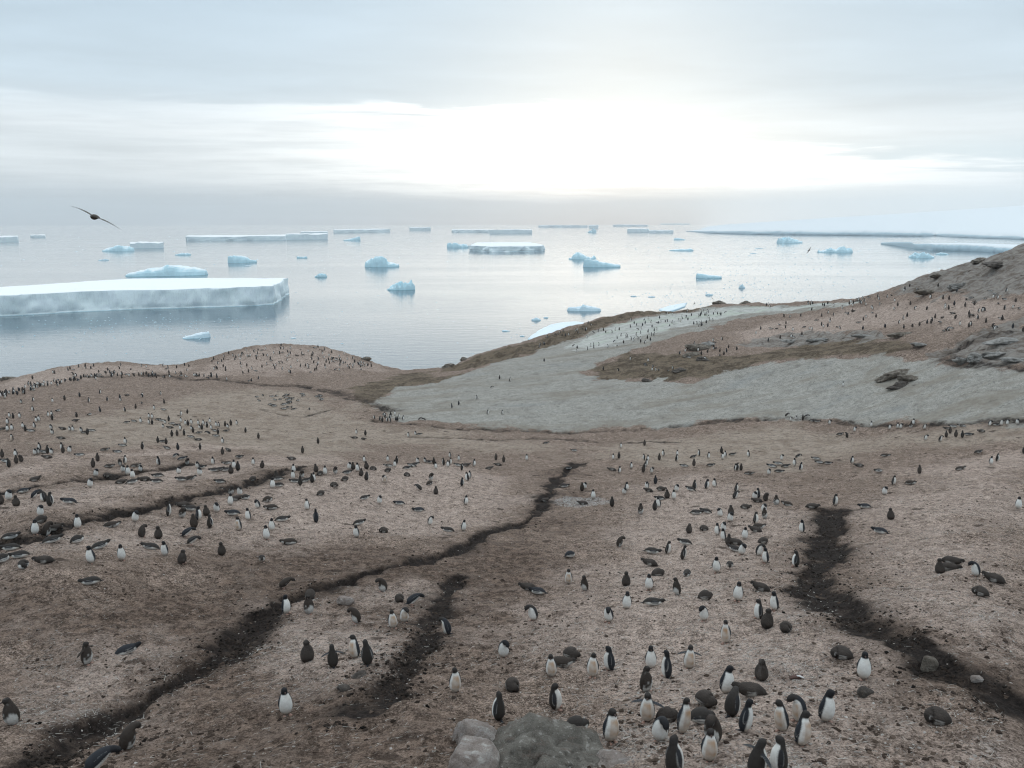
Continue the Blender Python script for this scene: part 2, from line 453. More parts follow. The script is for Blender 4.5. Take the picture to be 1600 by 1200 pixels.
# ------------------------------------------------------------------ materials of the land
def ground_material():
    mt, n = material('colony_soil')
    P = n.pos
    def attr(nm):
        a = n.n('ShaderNodeAttribute'); a.attribute_name = nm
        s = n.n('ShaderNodeSeparateColor'); n.l(a.outputs['Color'], s.inputs[0])
        return s.outputs[0], s.outputs[1], s.outputs[2], a.outputs['Alpha']
    snow, mud, pink, olive = attr('cover')
    rock, white, flat, snoww = attr('cover_more')
    damp = attr('cover_last')[0]
    n05, n3, n12, n60 = n.noise(P, .45, 5, .6), n.noise(P, 2.6, 6, .65), n.noise(P, 11, 5, .7), n.noise(P, 48, 3, .65)
    big = n.noise(P, .09, 4, .6)
    n1m, n25 = n.noise(P, 1.1, 5, .62), n.noise(P, 24, 4, .7)
    # soil
    c = n.mix(n.mr(n3, .36, .62), (.114, .088, .073), (.242, .196, .168))
    c = n.mix(n.m('MULTIPLY', n.mr(n1m, .52, .66), .45), c, (.155, .115, .082))
    c = n.mix(n.m('MULTIPLY', n.mr(n12, .50, .62), .6), c, (.325, .275, .245))
    c = n.mix(n.m('MULTIPLY', n.mr(n12, .48, .36), .65), c, (.066, .047, .038))
    c = n.mix(n.m('MULTIPLY', n.mr(n25, .555, .63), .6), c, (.40, .34, .30))
    c = n.mix(n.m('MULTIPLY', n.mr(n60, .56, .66), .6), c, (.46, .40, .36))
    c = n.mix(n.m('MULTIPLY', n.mr(n25, .48, .38), .8), c, (.026, .019, .015))
    cr1 = n.n('ShaderNodeTexVoronoi', feature='DISTANCE_TO_EDGE'); n.l(n.mapping(P, (7, 7, 7)), cr1.inputs['Vector']); cr1.inputs['Scale'].default_value = 1.0
    crk = n.m('MULTIPLY', n.mr(cr1.outputs['Distance'], .09, .0), n.mr(n1m, .45, .62))
    c = n.mix(n.m('MULTIPLY', crk, .6), c, (.03, .023, .019))
    c = n.mix(n.m('MULTIPLY', n.mr(n05, .5, .66), .45), c, (.135, .098, .072))
    c = n.mix(n.m('MULTIPLY', n.mr(n.m('ADD', damp, n.m('ADD', n.m('MULTIPLY', n.m('SUBTRACT', n05, .5), 1.2), n.m('MULTIPLY', n.m('SUBTRACT', n3, .5), .5))), .0, 1.05), .80), c, n.mix(n.mr(n3, .4, .62), (.045, .032, .025), (.125, .094, .076)))
    # trodden pale flats
    fl = n.mr(n.m('ADD', flat, n.m('ADD', n.m('MULTIPLY', n.m('SUBTRACT', big, .5), 1.1), n.m('MULTIPLY', n.m('SUBTRACT', n05, .5), .9))), .2, .9)
    cf = n.mix(n.mr(n1m, .35, .65), (.235, .204, .174), (.335, .302, .265))
    cf = n.mix(n.m('MULTIPLY', n.mr(n05, .5, .64), .5), cf, (.180, .146, .114))
    cf = n.mix(n.m('MULTIPLY', n.mr(n3, .46, .34), .5), cf, (.12, .10, .08))
    c = n.mix(n.m('MULTIPLY', fl, .8), c, cf)
    # guano: greyish pink, with pale straw-like streaks
    streak = n.noise(n.mapping(P, (20, 5, 6), (0, 0, .9)), 1.0, 5, .7, .5)
    streak2 = n.noise(n.mapping(P, (9, 34, 9), (0, 0, .35)), 1.0, 4, .7, .6)
    pk = n.mr(n.m('ADD', pink, n.m('ADD', n.m('MULTIPLY', n.m('SUBTRACT', n1m, .5), 1.5), n.m('MULTIPLY', n.m('SUBTRACT', n05, .5), 1.8))), -.1, 1.2)
    cp = n.mix(n.mr(n3, .36, .64), (.265, .220, .196), (.435, .375, .342))
    cp = n.mix(n.m('MULTIPLY', n.mr(n12, .50, .64), .5), cp, (.42, .365, .335))
    cp = n.mix(n.m('MULTIPLY', n.mr(n12, .47, .35), .7), cp, (.095, .072, .060))
    cp = n.mix(n.m('MULTIPLY', n.mr(n60, .58, .70), .55), cp, (.52, .47, .43))
    cp = n.mix(n.m('MULTIPLY', n.mr(n25, .47, .37), .75), cp, (.060, .044, .037))
    cp = n.mix(n.m('MULTIPLY', n.mr(n25, .56, .66), .6), cp, (.56, .51, .47))
    c = n.mix(n.m('MULTIPLY', pk, .85), c, cp)
    sp = n.m('MULTIPLY', n.mr(n.m('MAXIMUM', streak, streak2), .61, .70), n.m('ADD', .34, n.m('MULTIPLY', pk, .5)))
    c = n.mix(sp, c, (.52, .49, .455))
    # olive, algae-stained mud and moss
    ol = n.mr(n.m('ADD', olive, n.m('ADD', n.m('MULTIPLY', n.m('SUBTRACT', n3, .5), .5), n.m('MULTIPLY', n.m('SUBTRACT', n05, .5), 1.3))), .25, .8)
    co = n.mix(n.mr(n05, .38, .62), (.055, .045, .033), (.150, .126, .096))
    co = n.mix(n.m('MULTIPLY', n.mr(n1m, .5, .66), .6), co, (.19, .168, .128))
    co = n.mix(n.m('MULTIPLY', n.mr(n3, .47, .36), .6), co, (.035, .030, .022))
    c = n.mix(n.m('MULTIPLY', ol, .92), c, co)
    grit = n.m('ADD', n.m('MULTIPLY', n12, .5), n.m('ADD', n.m('MULTIPLY', n3, .25), n.m('MULTIPLY', n25, .25)))
    kk = n.mr(grit, .40, .60, .52, 1.42, False)
    c = n.mix(1.0, c, n.comb(n.m('MULTIPLY', kk, 1.18), n.m('MULTIPLY', kk, 1.095), n.m('MULTIPLY', kk, 1.03)), 'MULTIPLY')
    # bare rock
    ban = n.noise(n.mapping(P, (.22, .9, 1.5), (0, .25, -.45)), 1.0, 6, .65, .8)
    rk = n.mr(n.m('ADD', rock, n.m('MULTIPLY', n.m('SUBTRACT', n05, .5), 1.6)), .4, .65)
    cr = n.mix(n.mr(ban, .4, .6), (.115, .097, .083), (.265, .25, .228))
    cr = n.mix(n.m('MULTIPLY', n.mr(n1m, .46, .62), .5), cr, (.34, .335, .32))
    c = n.mix(n.m('MULTIPLY', rk, .8), c, cr)
    # gravel over dead ice: grey speckle with brown bands
    sn = n.mr(n.m('ADD', snow, n.m('ADD', n.m('MULTIPLY', n.m('SUBTRACT', n3, .5), .4), n.m('MULTIPLY', n.m('SUBTRACT', n1m, .5), .7))), .36, .64)
    band = n.noise(n.mapping(P, (.05, .22, .3), (0, 0, -.25)), 1.0, 6, .66, .6)
    band2 = n.noise(n.mapping(P, (.55, .9, .9), (0, 0, -.12)), 1.0, 6, .72, .15)
    cs = n.mix(n.mr(band2, .32, .68), (.255, .242, .215), (.355, .34, .305))
    cs = n.mix(n.m('MULTIPLY', n.mr(n3, .50, .62), .6), cs, (.42, .405, .37))
    cs = n.mix(n.m('MULTIPLY', n.mr(n3, .47, .36), .75), cs, (.135, .132, .12))
    cs = n.mix(n.m('MULTIPLY', n.mr(n12, .49, .40), .75), cs, (.10, .098, .09))
    cs = n.mix(n.m('MULTIPLY', n.mr(n12, .52, .62), .6), cs, (.43, .425, .405))
    cs = n.mix(n.m('MULTIPLY', n.mr(band, .49, .63), .75), cs, n.mix(n.mr(n1m, .4, .6), (.19, .165, .135), (.26, .24, .205)))
    cs = n.mix(n.m('MULTIPLY', n.mr(band, .44, .3), .4), cs, (.215, .228, .23))
    cw = n.mix(n.mr(band2, .4, .6), (.36, .362, .34), (.48, .482, .455))
    cw = n.mix(n.m('MULTIPLY', n.mr(band, .5, .62), .6), cw, (.42, .47, .39))
    cs = n.mix(n.mr(n.m('ADD', snoww, n.m('MULTIPLY', n.m('SUBTRACT', n05, .5), .9)), .3, .8), cs, cw)
    c = n.mix(sn, c, cs)
    # white pebbles
    wp = n.m('MULTIPLY', n.mr(white, .2, .6), n.mr(n12, .47, .58))
    c = n.mix(wp, c, (.42, .42, .41))
    # wet mud of the gullies
    mn = n.m('ADD', n.m('MULTIPLY', n.m('SUBTRACT', n1m, .5), 1.5), n.m('ADD', n.m('MULTIPLY', n.m('SUBTRACT', n3, .5), 1.5), n.m('ADD', n.m('MULTIPLY', n.m('SUBTRACT', n12, .5), .9), n.m('MULTIPLY', n.m('SUBTRACT', n05, .5), 1.5))))
    stain = n.mr(n.m('ADD', mud, n.m('MULTIPLY', mn, .8)), -.05, .75)
    c = n.mix(n.m('MULTIPLY', stain, .70), c, n.mix(n.mr(n12, .4, .62), (.036, .026, .021), (.098, .074, .060)))
    md = n.mr(n.m('ADD', mud, mn), .42, 1.0)
    cm = n.mix(n.mr(n12, .4, .65), (.010, .008, .0075), (.032, .025, .022))
    cm = n.mix(n.m('MULTIPLY', n.mr(n60, .64, .72), .4), cm, (.2, .17, .15))
    c = n.mix(n.m('MULTIPLY', md, .95), c, cm)
    # scuffed hollows
    vo = n.n('ShaderNodeTexVoronoi', feature='F1'); n.l(n.mapping(P, (.55, .8, .55), (0, 0, .3)), vo.inputs['Vector']); vo.inputs['Scale'].default_value = 1.0
    vd = n.m('ADD', vo.outputs['Distance'], n.m('MULTIPLY', n.m('SUBTRACT', n3, .5), .5))
    pick = n.mr(n.sep(vo.outputs['Color'])[0], .62, .70)
    c = n.mix(n.m('MULTIPLY', n.m('MULTIPLY', n.mr(vd, .22, .10), pick), n.m('MULTIPLY', n.m('SUBTRACT', 1.0, sn), .75)), c, (.048, .034, .027))
    n.l(c, n.bsdf.inputs['Base Color'])
    n.l(n.mr(md, 0, 1, .95, .88), n.bsdf.inputs['Roughness'])
    n.bsdf.inputs['Specular IOR Level'].default_value = .08
    h = n.m('ADD', n.m('MULTIPLY', n12, .55), n.m('ADD', n.m('MULTIPLY', n60, .28), n.m('MULTIPLY', streak, .22)))
    h = n.m('MULTIPLY', n.m('ADD', h, n.m('MULTIPLY', n3, 1.1)), n.m('SUBTRACT', 1.0, n.m('MULTIPLY', sn, .75)))
    bump(n, h, 1.0, .10)
    return mt

def rock_material(name, a, b, c3, lichen=(.3, .3, .28), scale=1.0, stain=.5):
    mt, n = material(name)
    tco = n.n('ShaderNodeTexCoord').outputs['Object']
    n1, n2, n3 = n.noise(tco, 2.2 * scale, 7, .66, .4), n.noise(tco, 9 * scale, 6, .7), n.noise(tco, 42 * scale, 4, .7)
    band = n.noise(n.mapping(tco, (1.2, 5, 7), (.5, .35, .4)), scale, 5, .6, .7)
    c = n.mix(n.mr(n1, .36, .64), a, b)
    c = n.mix(n.m('MULTIPLY', n.mr(band, .5, .66), .6), c, c3)
    c = n.mix(n.m('MULTIPLY', n.mr(n3, .55, .7), .6), c, lichen)
    c = n.mix(n.m('MULTIPLY', n.mr(n3, .45, .3), .65), c, (.035, .033, .029))
    up = n.sep(n.n('ShaderNodeNewGeometry').outputs['Normal'])[2]
    wh = n.m('MULTIPLY', n.mr(n.m('ADD', n2, n.m('MULTIPLY', n1, .7)), .93, 1.03), n.m('MULTIPLY', n.mr(up, .2, .75), stain))
    c = n.mix(wh, c, (.55, .53, .50))
    n.l(c, n.bsdf.inputs['Base Color'])
    n.bsdf.inputs['Roughness'].default_value = .9
    n.bsdf.inputs['Specular IOR Level'].default_value = .25
    bump(n, n.m('ADD', n.m('MULTIPLY', band, .8), n.m('ADD', n2, n.m('MULTIPLY', n3, .55))), 1.0, .09 / scale)
    return mt
M_SOIL = ground_material()
M_ROCKG = rock_material('grey_rock', (.115, .105, .090), (.215, .20, .173), (.17, .13, .108), (.40, .385, .36), stain=.4)
M_ROCKP = rock_material('pale_pink_rock', (.24, .195, .17), (.40, .35, .32), (.47, .44, .42), (.5, .47, .44), stain=.9)
M_ROCKB = rock_material('brown_slab_rock', (.10, .083, .066), (.235, .205, .17), (.06, .052, .045), (.33, .3, .26), .8, .3)
M_ROCKW = rock_material('pale_grey_rock', (.21, .2, .185), (.37, .36, .34), (.13, .122, .108), (.45, .44, .42), .6, .5)
M_CRUMB, _n = material('loose_dirt')
_a = _n.n('ShaderNodeAttribute'); _a.attribute_name = 'plumage'
_n.l(_a.outputs['Color'], _n.bsdf.inputs['Base Color']); _n.bsdf.inputs['Roughness'].default_value = .95; _n.bsdf.inputs['Specular IOR Level'].default_value = .06
M_ROCKD = rock_material('dark_stone', (.05, .043, .038), (.11, .096, .085), (.15, .12, .1), (.2, .18, .16), 2.0, .1)

# ------------------------------------------------------------------ ground
def build_ground():
    na, nr = 860, 760
    az = np.linspace(-.98, .98, na); lr = np.linspace(math.log(2.2), math.log(285), nr)
    # finer rows where the picture looks
    w = np.where((lr > math.log(10)), 1.35, .25); cum = np.cumsum(w); cum = (cum - cum[0]) / (cum[-1] - cum[0])
    lr = np.interp(np.linspace(0, 1, nr), cum, lr)
    wa = np.where(np.abs(az) < .60, 1.5, .42); ca = np.cumsum(wa); ca = (ca - ca[0]) / (ca[-1] - ca[0])
    az = np.interp(np.linspace(0, 1, na), ca, az)
    R, Aa = np.meshgrid(np.exp(lr), az, indexing='ij')
    x, y = (R * np.sin(Aa)).ravel(), (R * np.cos(Aa)).ravel()
    z = T(x, y)
    i = np.arange(nr - 1)[:, None] * na + np.arange(na - 1)[None]
    i = i.ravel()
    f = np.stack([i, i + 1, i + na + 1, i + na], 1)
    me = mesh_np('ground', np.stack([x, y, z], 1), f)
    wob = fbm(x * .25, y * .25, 4, 41); fine = fbm(x * 1.3, y * 1.3, 3, 43)
    def poly(Ps, w, amp):
        m = np.zeros(x.shape)
        for P in Ps:
            q = near_apply(x, y, P, w + amp + 1, lambda a, b: sdist(a, b, P), -99)
            m = np.maximum(m, sstep(-w, w, q + amp * wob + .25 * amp * fine))
        return m
    far = np.clip(np.hypot(x, y) / 90, .12, 1.6)
    dep, dark = gully_field(x, y, GULLIES); dep2, dark2 = gully_field(x, y, STREAMS)
    snow = poly([SNOW], 2.2, 3.0)
    cover = np.stack([snow, np.maximum(dark, .62 * dark2), poly(PINK, 3.4, 4.5), poly(OLIVE, 1.5, 3.5)], 1)
    cover2 = np.stack([poly(ROCKY, 3.0, 4.0), np.maximum(poly([PEBB], .8, .8), .45 * poly([PEBB2], .8, .8)), poly(FLAT, 6.0, 6.0), poly([SNOWW], 3.0, 4.0)], 1)
    point_col(me, 'cover', cover); point_col(me, 'cover_more', cover2)
    dm = poly(DAMP, 4.5, 5.0); point_col(me, 'cover_last', np.stack([dm, dm, dm, np.ones_like(dm)], 1))
    o = link('ground', me, M_SOIL)
    tag(o, 'brown guano-stained slope with muddy gullies and a grey gravel snowfield', None, None, 'structure')
    return o
build_ground()

# ------------------------------------------------------------------ sea
def sea_material():
    mt, n = material('sea_water')
    P = n.pos
    w1 = n.noise(n.mapping(P, (.10, .30, 1), (0, 0, -.12)), 1.0, 4, .55, .3)
    w2 = n.noise(n.mapping(P, (.5, 1.3, 1), (0, 0, .1)), 1.0, 3, .6)
    calm = n.noise(n.mapping(P, (.0022, .010, 1), (0, 0, -.1)), 1.0, 5, .6, .8)
    n.bsdf.inputs['Base Color'].default_value = (.07, .12, .155, 1)
    n.l(n.mr(calm, .3, .7, .05, .11), n.bsdf.inputs['Roughness'])
    n.bsdf.inputs['IOR'].default_value = 1.333
    n.bsdf.inputs['Specular IOR Level'].default_value = .30
    h = n.m('ADD', n.m('MULTIPLY', w1, .7), n.m('MULTIPLY', w2, .16))
    b = bump(n, h, .30, .5)
    n.l(n.mr(calm, .35, .7, .20, .38), b.inputs['Strength'])
    return mt
def build_sea():
    na, nr = 96, 90
    az = np.linspace(-math.pi, math.pi, na + 1)[:-1]; R = np.r_[0.5, np.exp(np.linspace(math.log(60), math.log(15500), nr - 1))]
    RR, AA = np.meshgrid(R, az, indexing='ij')
    v = np.stack([(RR * np.sin(AA)).ravel(), (RR * np.cos(AA)).ravel(), np.zeros(RR.size)], 1)
    i, j = np.meshgrid(np.arange(nr - 1), np.arange(na), indexing='ij'); j2 = (j + 1) % na
    f = np.stack([i * na + j, (i + 1) * na + j, (i + 1) * na + j2, i * na + j2], -1).reshape(-1, 4)[:, ::-1]
    o = link('sea', mesh_np('sea', v, f), sea_material())
    tag(o, 'calm pale polar sea scattered with floating ice', None, None, 'structure')
build_sea()

# ------------------------------------------------------------------ ice
def ice_material(name, top, body, low, low_h):
    mt, n = material(name)
    tco = n.n('ShaderNodeTexCoord').outputs['Object']
    z = n.sep(n.pos)[2]
    up = n.sep(n.n('ShaderNodeNewGeometry').outputs['Normal'])[2]
    n1, n2 = n.noise(tco, .12, 6, .6, .5), n.noise(tco, .7, 5, .65)
    c = n.mix(n.mr(n1, .35, .65), body, tuple(min(1, k * 1.13) for k in body))
    c = n.mix(n.m('MULTIPLY', n.mr(n2, .5, .7), .35), c, tuple(k * .92 for k in body))
    c = n.mix(n.mr(n.m('ADD', z, n.m('MULTIPLY', n2, low_h)), low_h * 1.4, low_h * .5), c, low)
    c = n.mix(n.mr(up, .55, .9), c, top)
    fr = n.noise(n.mapping(tco, (.55, .55, .05)), 1.0, 5, .7, .6)
    fz = n.m('MULTIPLY', n.mr(n.m('ABSOLUTE', n.m('SUBTRACT', fr, .5)), .022, .0), n.mr(up, .6, .2))
    c = n.mix(n.m('MULTIPLY', fz, .38), c, tuple(k * .62 for k in body))
    n.l(c, n.bsdf.inputs['Base Color'])
    n.bsdf.inputs['Roughness'].default_value = .62
    n.bsdf.inputs['Specular IOR Level'].default_value = .3
    bump(n, n.m('ADD', n1, n.m('MULTIPLY', n2, .3)), .25, .6)
    return mt
M_ICE = ice_material('glacier_ice', (.90, .94, .955), (.78, .88, .92), (.48, .68, .74), .6)
M_CAP = ice_material('snow_cap', (.74, .80, .835), (.47, .62, .69), (.38, .57, .64), .7)
M_BLUE = ice_material('blue_ice', (.84, .93, .965), (.55, .78, .86), (.30, .58, .66), .5)
M_FLOE = ice_material('floe_ice', (.74, .835, .89), (.62, .78, .85), (.42, .66, .74), .25)

def tabular(name, label, group, front, back, height, amp=1.6, nper=150, mat=None, levels=6, seed=0, cat='iceberg'):
    """flat-topped berg: waterline points in front, edge of the plateau behind, cliff height in metres"""
    f = [on_level(u, v, 0.0)[:2] for u, v in front]
    b = [on_level(u, v, height)[:2] for u, v in back]
    P = np.array(f + b[::-1])
    c = P.mean(0)
    Q = np.r_[P, P[:1]]; L = np.r_[0, np.cumsum(np.hypot(*np.diff(Q, axis=0).T))]
    s = np.linspace(0, L[-1], nper + 1)[:-1]
    ring = np.stack([np.interp(s, L, Q[:, 0]), np.interp(s, L, Q[:, 1])], 1)
    nrm = np.roll(ring, -1, 0) - np.roll(ring, 1, 0)
    nrm = np.stack([nrm[:, 1], -nrm[:, 0]], 1); nrm /= np.linalg.norm(nrm, axis=1, keepdims=True) + 1e-9
    area = .5 * np.sum(ring[:, 0] * np.roll(ring[:, 1], -1) - np.roll(ring[:, 0], -1) * ring[:, 1])
    if area < 0:
        nrm = -nrm; ring = ring[::-1]; nrm = nrm[::-1]
    sc = 1.0 / max(height, 1) * 1.1
    V, rows = [], []
    prof = [(-.25, .30), (0.0, .30), (.08, .0), (.2, .30), (.35, .22), (.5, .12), (.65, .05), (.8, .0), (.94, -.03), (1.0, -.15)]
    for hz, offs in prof:
        sx = ring[:, 0] * sc * .55; sy = ring[:, 1] * sc * .55
        sl = s * sc * .9
        n1 = fbm(sl, sl * 0 + hz * .9 + 3.3, 4, 60 + seed) * 1.6
        n2 = np.abs(fbm(sl * .55, sl * 0 + hz * .55, 2, 70 + seed)) * 1.4 - .3
        d = amp * (1.1 * n1 + 1.5 * n2 + offs)
        p = ring + nrm * d[:, None]
        top = height * hz + (0 if hz < .9 else .06 * height * fbm(sx * .7, sy * .7, 3, 80 + seed))
        V.append(np.c_[p, np.full(nper, 1.0) * top])
    # plateau: shrinking rings
    for k in (.97, .88, .7, .45, .2):
        p = c + (V[len(prof) - 1][:, :2] - c) * k
        V.append(np.c_[p, height * 1.0 + .05 * height * fbm(p[:, 0] * .03, p[:, 1] * .03, 3, 90) + np.full(nper, .02 * height)])
    nr = len(V); V = np.concatenate(V)
    i, j = np.meshgrid(np.arange(nr - 1), np.arange(nper), indexing='ij'); j2 = (j + 1) % nper
    F = np.stack([i * nper + j, i * nper + j2, (i + 1) * nper + j2, (i + 1) * nper + j], -1).reshape(-1, 4)
    cap = np.stack([np.full(nper // 2 - 1, (nr - 1) * nper), (nr - 1) * nper + 2 * np.arange(1, nper // 2), (nr - 1) * nper + 2 * np.arange(1, nper // 2) + 1,
                    (nr - 1) * nper + np.minimum(2 * np.arange(1, nper // 2) + 2, nper - 1)], 1)
    V = V - np.array([*c, 0.0])
    F3 = np.concatenate([F[:, [0, 1, 2]], F[:, [0, 2, 3]], np.stack([np.full(nper - 2, (nr - 1) * nper), (nr - 1) * nper + np.arange(1, nper - 1), (nr - 1) * nper + np.arange(2, nper)], 1)])
    me = mesh_np(name, V, F3, True)
    if hasattr(me, 'set_sharp_from_angle'):
        me.set_sharp_from_angle(angle=math.radians(38))
    o = link(name, me, mat or M_ICE)
    o.location = (*c, 0)
    tag(o, label, cat, group)
    return o

def berg(name, label, group, u0, u1, wl, prof, depth=.5, mat=None, rough=.16, seed=0, cat='iceberg', nx=44, ny=18, back=1.0):
    """free-form berg from its height profile across the line of sight; depth is the share of its width"""
    c3 = on_level((u0 + u1) / 2, wl, 0.0)
    dist = math.hypot(c3[0], c3[1], CAM_H)
    W = (u1 - u0) * dist / math.hypot(FPX, (u0 + u1) / 2 - CU, wl - CV) * math.hypot(FPX, (u0 + u1) / 2 - CU) / FPX
    mpp = dist / math.hypot(FPX, (u0 + u1) / 2 - CU, wl - CV)
    hu = np.array([p[0] for p in prof], float); hv = np.array([max(0.0, wl - p[1]) for p in prof]) * mpp
    xs = np.linspace(-.5, .5, nx); ys = np.linspace(-.5, .5, ny)
    Xg, Yg = np.meshgrid(xs, ys, indexing='ij')
    Hx = np.interp((Xg + .5) * (u1 - u0) + u0, hu, hv)
    end = np.clip(1 - np.abs(2 * Xg) ** 3.5, 0.02, 1) ** .5
    D = W * depth * (.75 + .5 * fbm(Xg * 4 + seed, Xg * 0 + seed, 2, seed))
    px_, py_ = Xg * W, Yg * D * end
    t = 2 * Yg
    shape = np.where(t < 0, 1 - np.abs(t) ** 5, 1 - np.clip(t, 0, 1) ** (1.6 / back))
    q = 6.0 / W
    rid = .5 - np.abs(fbm(px_ * q + seed * 3.1, py_ * q, 4, seed + 5)) * 2
    Hm = max(hv.max(), .05)
    z = Hx * shape * (1 + rough * 2.2 * (rid - .25)) + rough * Hm * .5 * fbm(px_ * q * 3, py_ * q * 3, 3, seed + 9) * np.clip(shape * 3, 0, 1)
    z = np.where((np.abs(t) > .98) | (np.abs(2 * Xg) > .99), -.12 * Hm - .05, np.maximum(z, .02))
    jx = 1 + .10 * fbm(px_ * q * 2, py_ * q * 2 + 7, 2, seed + 11)
    py_ = py_ * jx
    ang = -math.atan2(c3[0], c3[1])
    V = np.stack([px_.ravel(), (py_ + D * .35).ravel(), z.ravel()], 1)
    i, j = np.meshgrid(np.arange(nx - 1), np.arange(ny - 1), indexing='ij'); k = i * ny + j
    F = np.stack([k, k + ny, k + ny + 1, k + 1], -1).reshape(-1, 4)
    F3 = np.concatenate([F[:, [0, 1, 2]], F[:, [0, 2, 3]]])
    o = link(name, mesh_np(name, V, F3, False), mat or M_BLUE)
    o.location = (c3[0], c3[1], 0); o.rotation_euler = (0, 0, ang)
    tag(o, label, cat, group)
    return o

G_T, G_B, G_S = 'flat-topped icebergs on the sea', 'broken icebergs drifting on the sea', 'small ice pieces on the water'
tabular('tabular_iceberg', 'huge flat-topped iceberg with broad snowy plateau and long scarred cliff', G_T,
        [(-130,505),(-60,498),(0,494.5),(21,494),(90,489.5),(170,485),(240,482.5),(345,480),(400,478),(429,476)],
        [(-130,459),(0,449.5),(90,443),(150,439),(210,436),(270,435),(350,434.8),(451,434.5)], 10.4, 1.35, 420, seed=1)
tabular('tabular_iceberg', 'short flat-topped iceberg with white top and blue-grey cliff, mid sea', G_T,
        [(734,391.6),(770,393.8),(814,393.2),(848,392.2)], [(744,379),(778,378.4),(828,378.6),(848,382.4)], 8.6, 2.2, 160, seed=2)
def far_tab(u0, u1, vb, vt, label, slope=.0, dv=1.2, seed=0):
    m = on_level((u0 + u1) / 2, vb)
    h = (vb - vt) * math.hypot(m[0], m[1], CAM_H) / FPX
    us = np.linspace(u0, u1, 6)
    fr = [(u, vb + slope * (u - u0) / (u1 - u0)) for u in us]
    P = [on_level(u, v, 0)[:2] for u, v in fr]
    bk = []
    for (u, v), p in zip(fr, P):                         # the far edge of the plateau, some way behind the cliff
        r = math.hypot(*p); k = 1 + max(.05, min(.16, (u1 - u0) / 1400.0))
        bk.append((u, v, p * k))
    nper = 90
    f = [q for q in P]; b = [q[2] for q in bk]
    pts = np.array(f + b[::-1])
    Q = np.r_[pts, pts[:1]]; L = np.r_[0, np.cumsum(np.hypot(*np.diff(Q, axis=0).T))]
    s = np.linspace(0, L[-1], nper + 1)[:-1]
    ring = np.stack([np.interp(s, L, Q[:, 0]), np.interp(s, L, Q[:, 1])], 1)
    c = pts.mean(0)
    w = np.hypot(*(P[-1] - P[0]))
    V = []
    for k, hz in ((1.0, -.2), (1.0, .0), (.998, .5), (.996, 1.0), (.9, 1.02), (.5, 1.05), (.05, 1.06)):
        p = c + (ring - c) * k
        p = p + (fbm(p[:, 0] * 9 / w + hz, p[:, 1] * 9 / w, 4, seed)[:, None] * w * .02 if k > .95 else 0)
        V.append(np.c_[p, h * hz * (1 + .22 * fbm(p[:, 0] * 5 / w, p[:, 1] * 5 / w, 3, seed + 3) * (hz > .3))])
    nr = len(V); V = np.concatenate(V) - np.array([*c, 0])
    i, j = np.meshgrid(np.arange(nr - 1), np.arange(nper), indexing='ij'); j2 = (j + 1) % nper
    F = np.stack([i * nper + j, i * nper + j2, (i + 1) * nper + j2, (i + 1) * nper + j], -1).reshape(-1, 4)
    o = link('tabular_iceberg', mesh_np('tabular_iceberg', V, np.concatenate([F[:, [0, 1, 2]], F[:, [0, 2, 3]]]), False), M_ICE)
    o.location = (*c, 0)
    tag(o, label, 'iceberg', G_T)
for i, a in enumerate([
    (292, 447, 376.5, 370.5, 'long low flat-topped iceberg far out beyond the huge one', -1.0),
    (448, 512, 374.8, 367.0, 'square-ended flat iceberg joined to the end of a long low one', -.6),
    (470, 512, 366.5, 362.5, 'thin pale flat iceberg just behind a square-ended one', 0),
    (522, 609, 364.2, 359.6, 'thin hazy flat iceberg near the horizon under the grey cloud bank', -1.6),
    (-20, 29, 378.5, 371.8, 'flat-topped far iceberg cut by the picture edge', -.8),
    (48, 71, 371.2, 368.2, 'tiny flat far iceberg under the flying brown bird', 0),
    (204, 256, 388.6, 381.2, 'small flat iceberg with a jagged low neighbour touching it', -.8),
    (640, 673, 360.2, 355.8, 'tiny flat iceberg on the horizon before the long strips', 0),
    (706, 765, 363.2, 359.4, 'narrow flat iceberg strip beyond the short flat-topped one', .4),
    (765, 831, 365.2, 359.8, 'blue-edged flat iceberg strip directly beyond the short flat-topped one', -.4),
    (842, 918, 355.4, 352.4, 'very thin iceberg strip along the bright horizon', 0),
    (920, 935, 357.0, 352.4, 'small upright far iceberg on the bright horizon', 0),
    (958, 1012, 353.9, 351.4, 'hazy horizon iceberg strip under the bright gap', 0),
    (980, 1014, 363.4, 358.2, 'square-cut flat iceberg in the bright far water', 0),
    (1014, 1052, 364.2, 360.4, 'low flat iceberg touching the square-cut one in bright water', 0),
    (1032, 1078, 350.9, 349.6, 'faintest thin iceberg line at the bright horizon', 0)]):
    far_tab(*a, seed=i * 7 + 3)
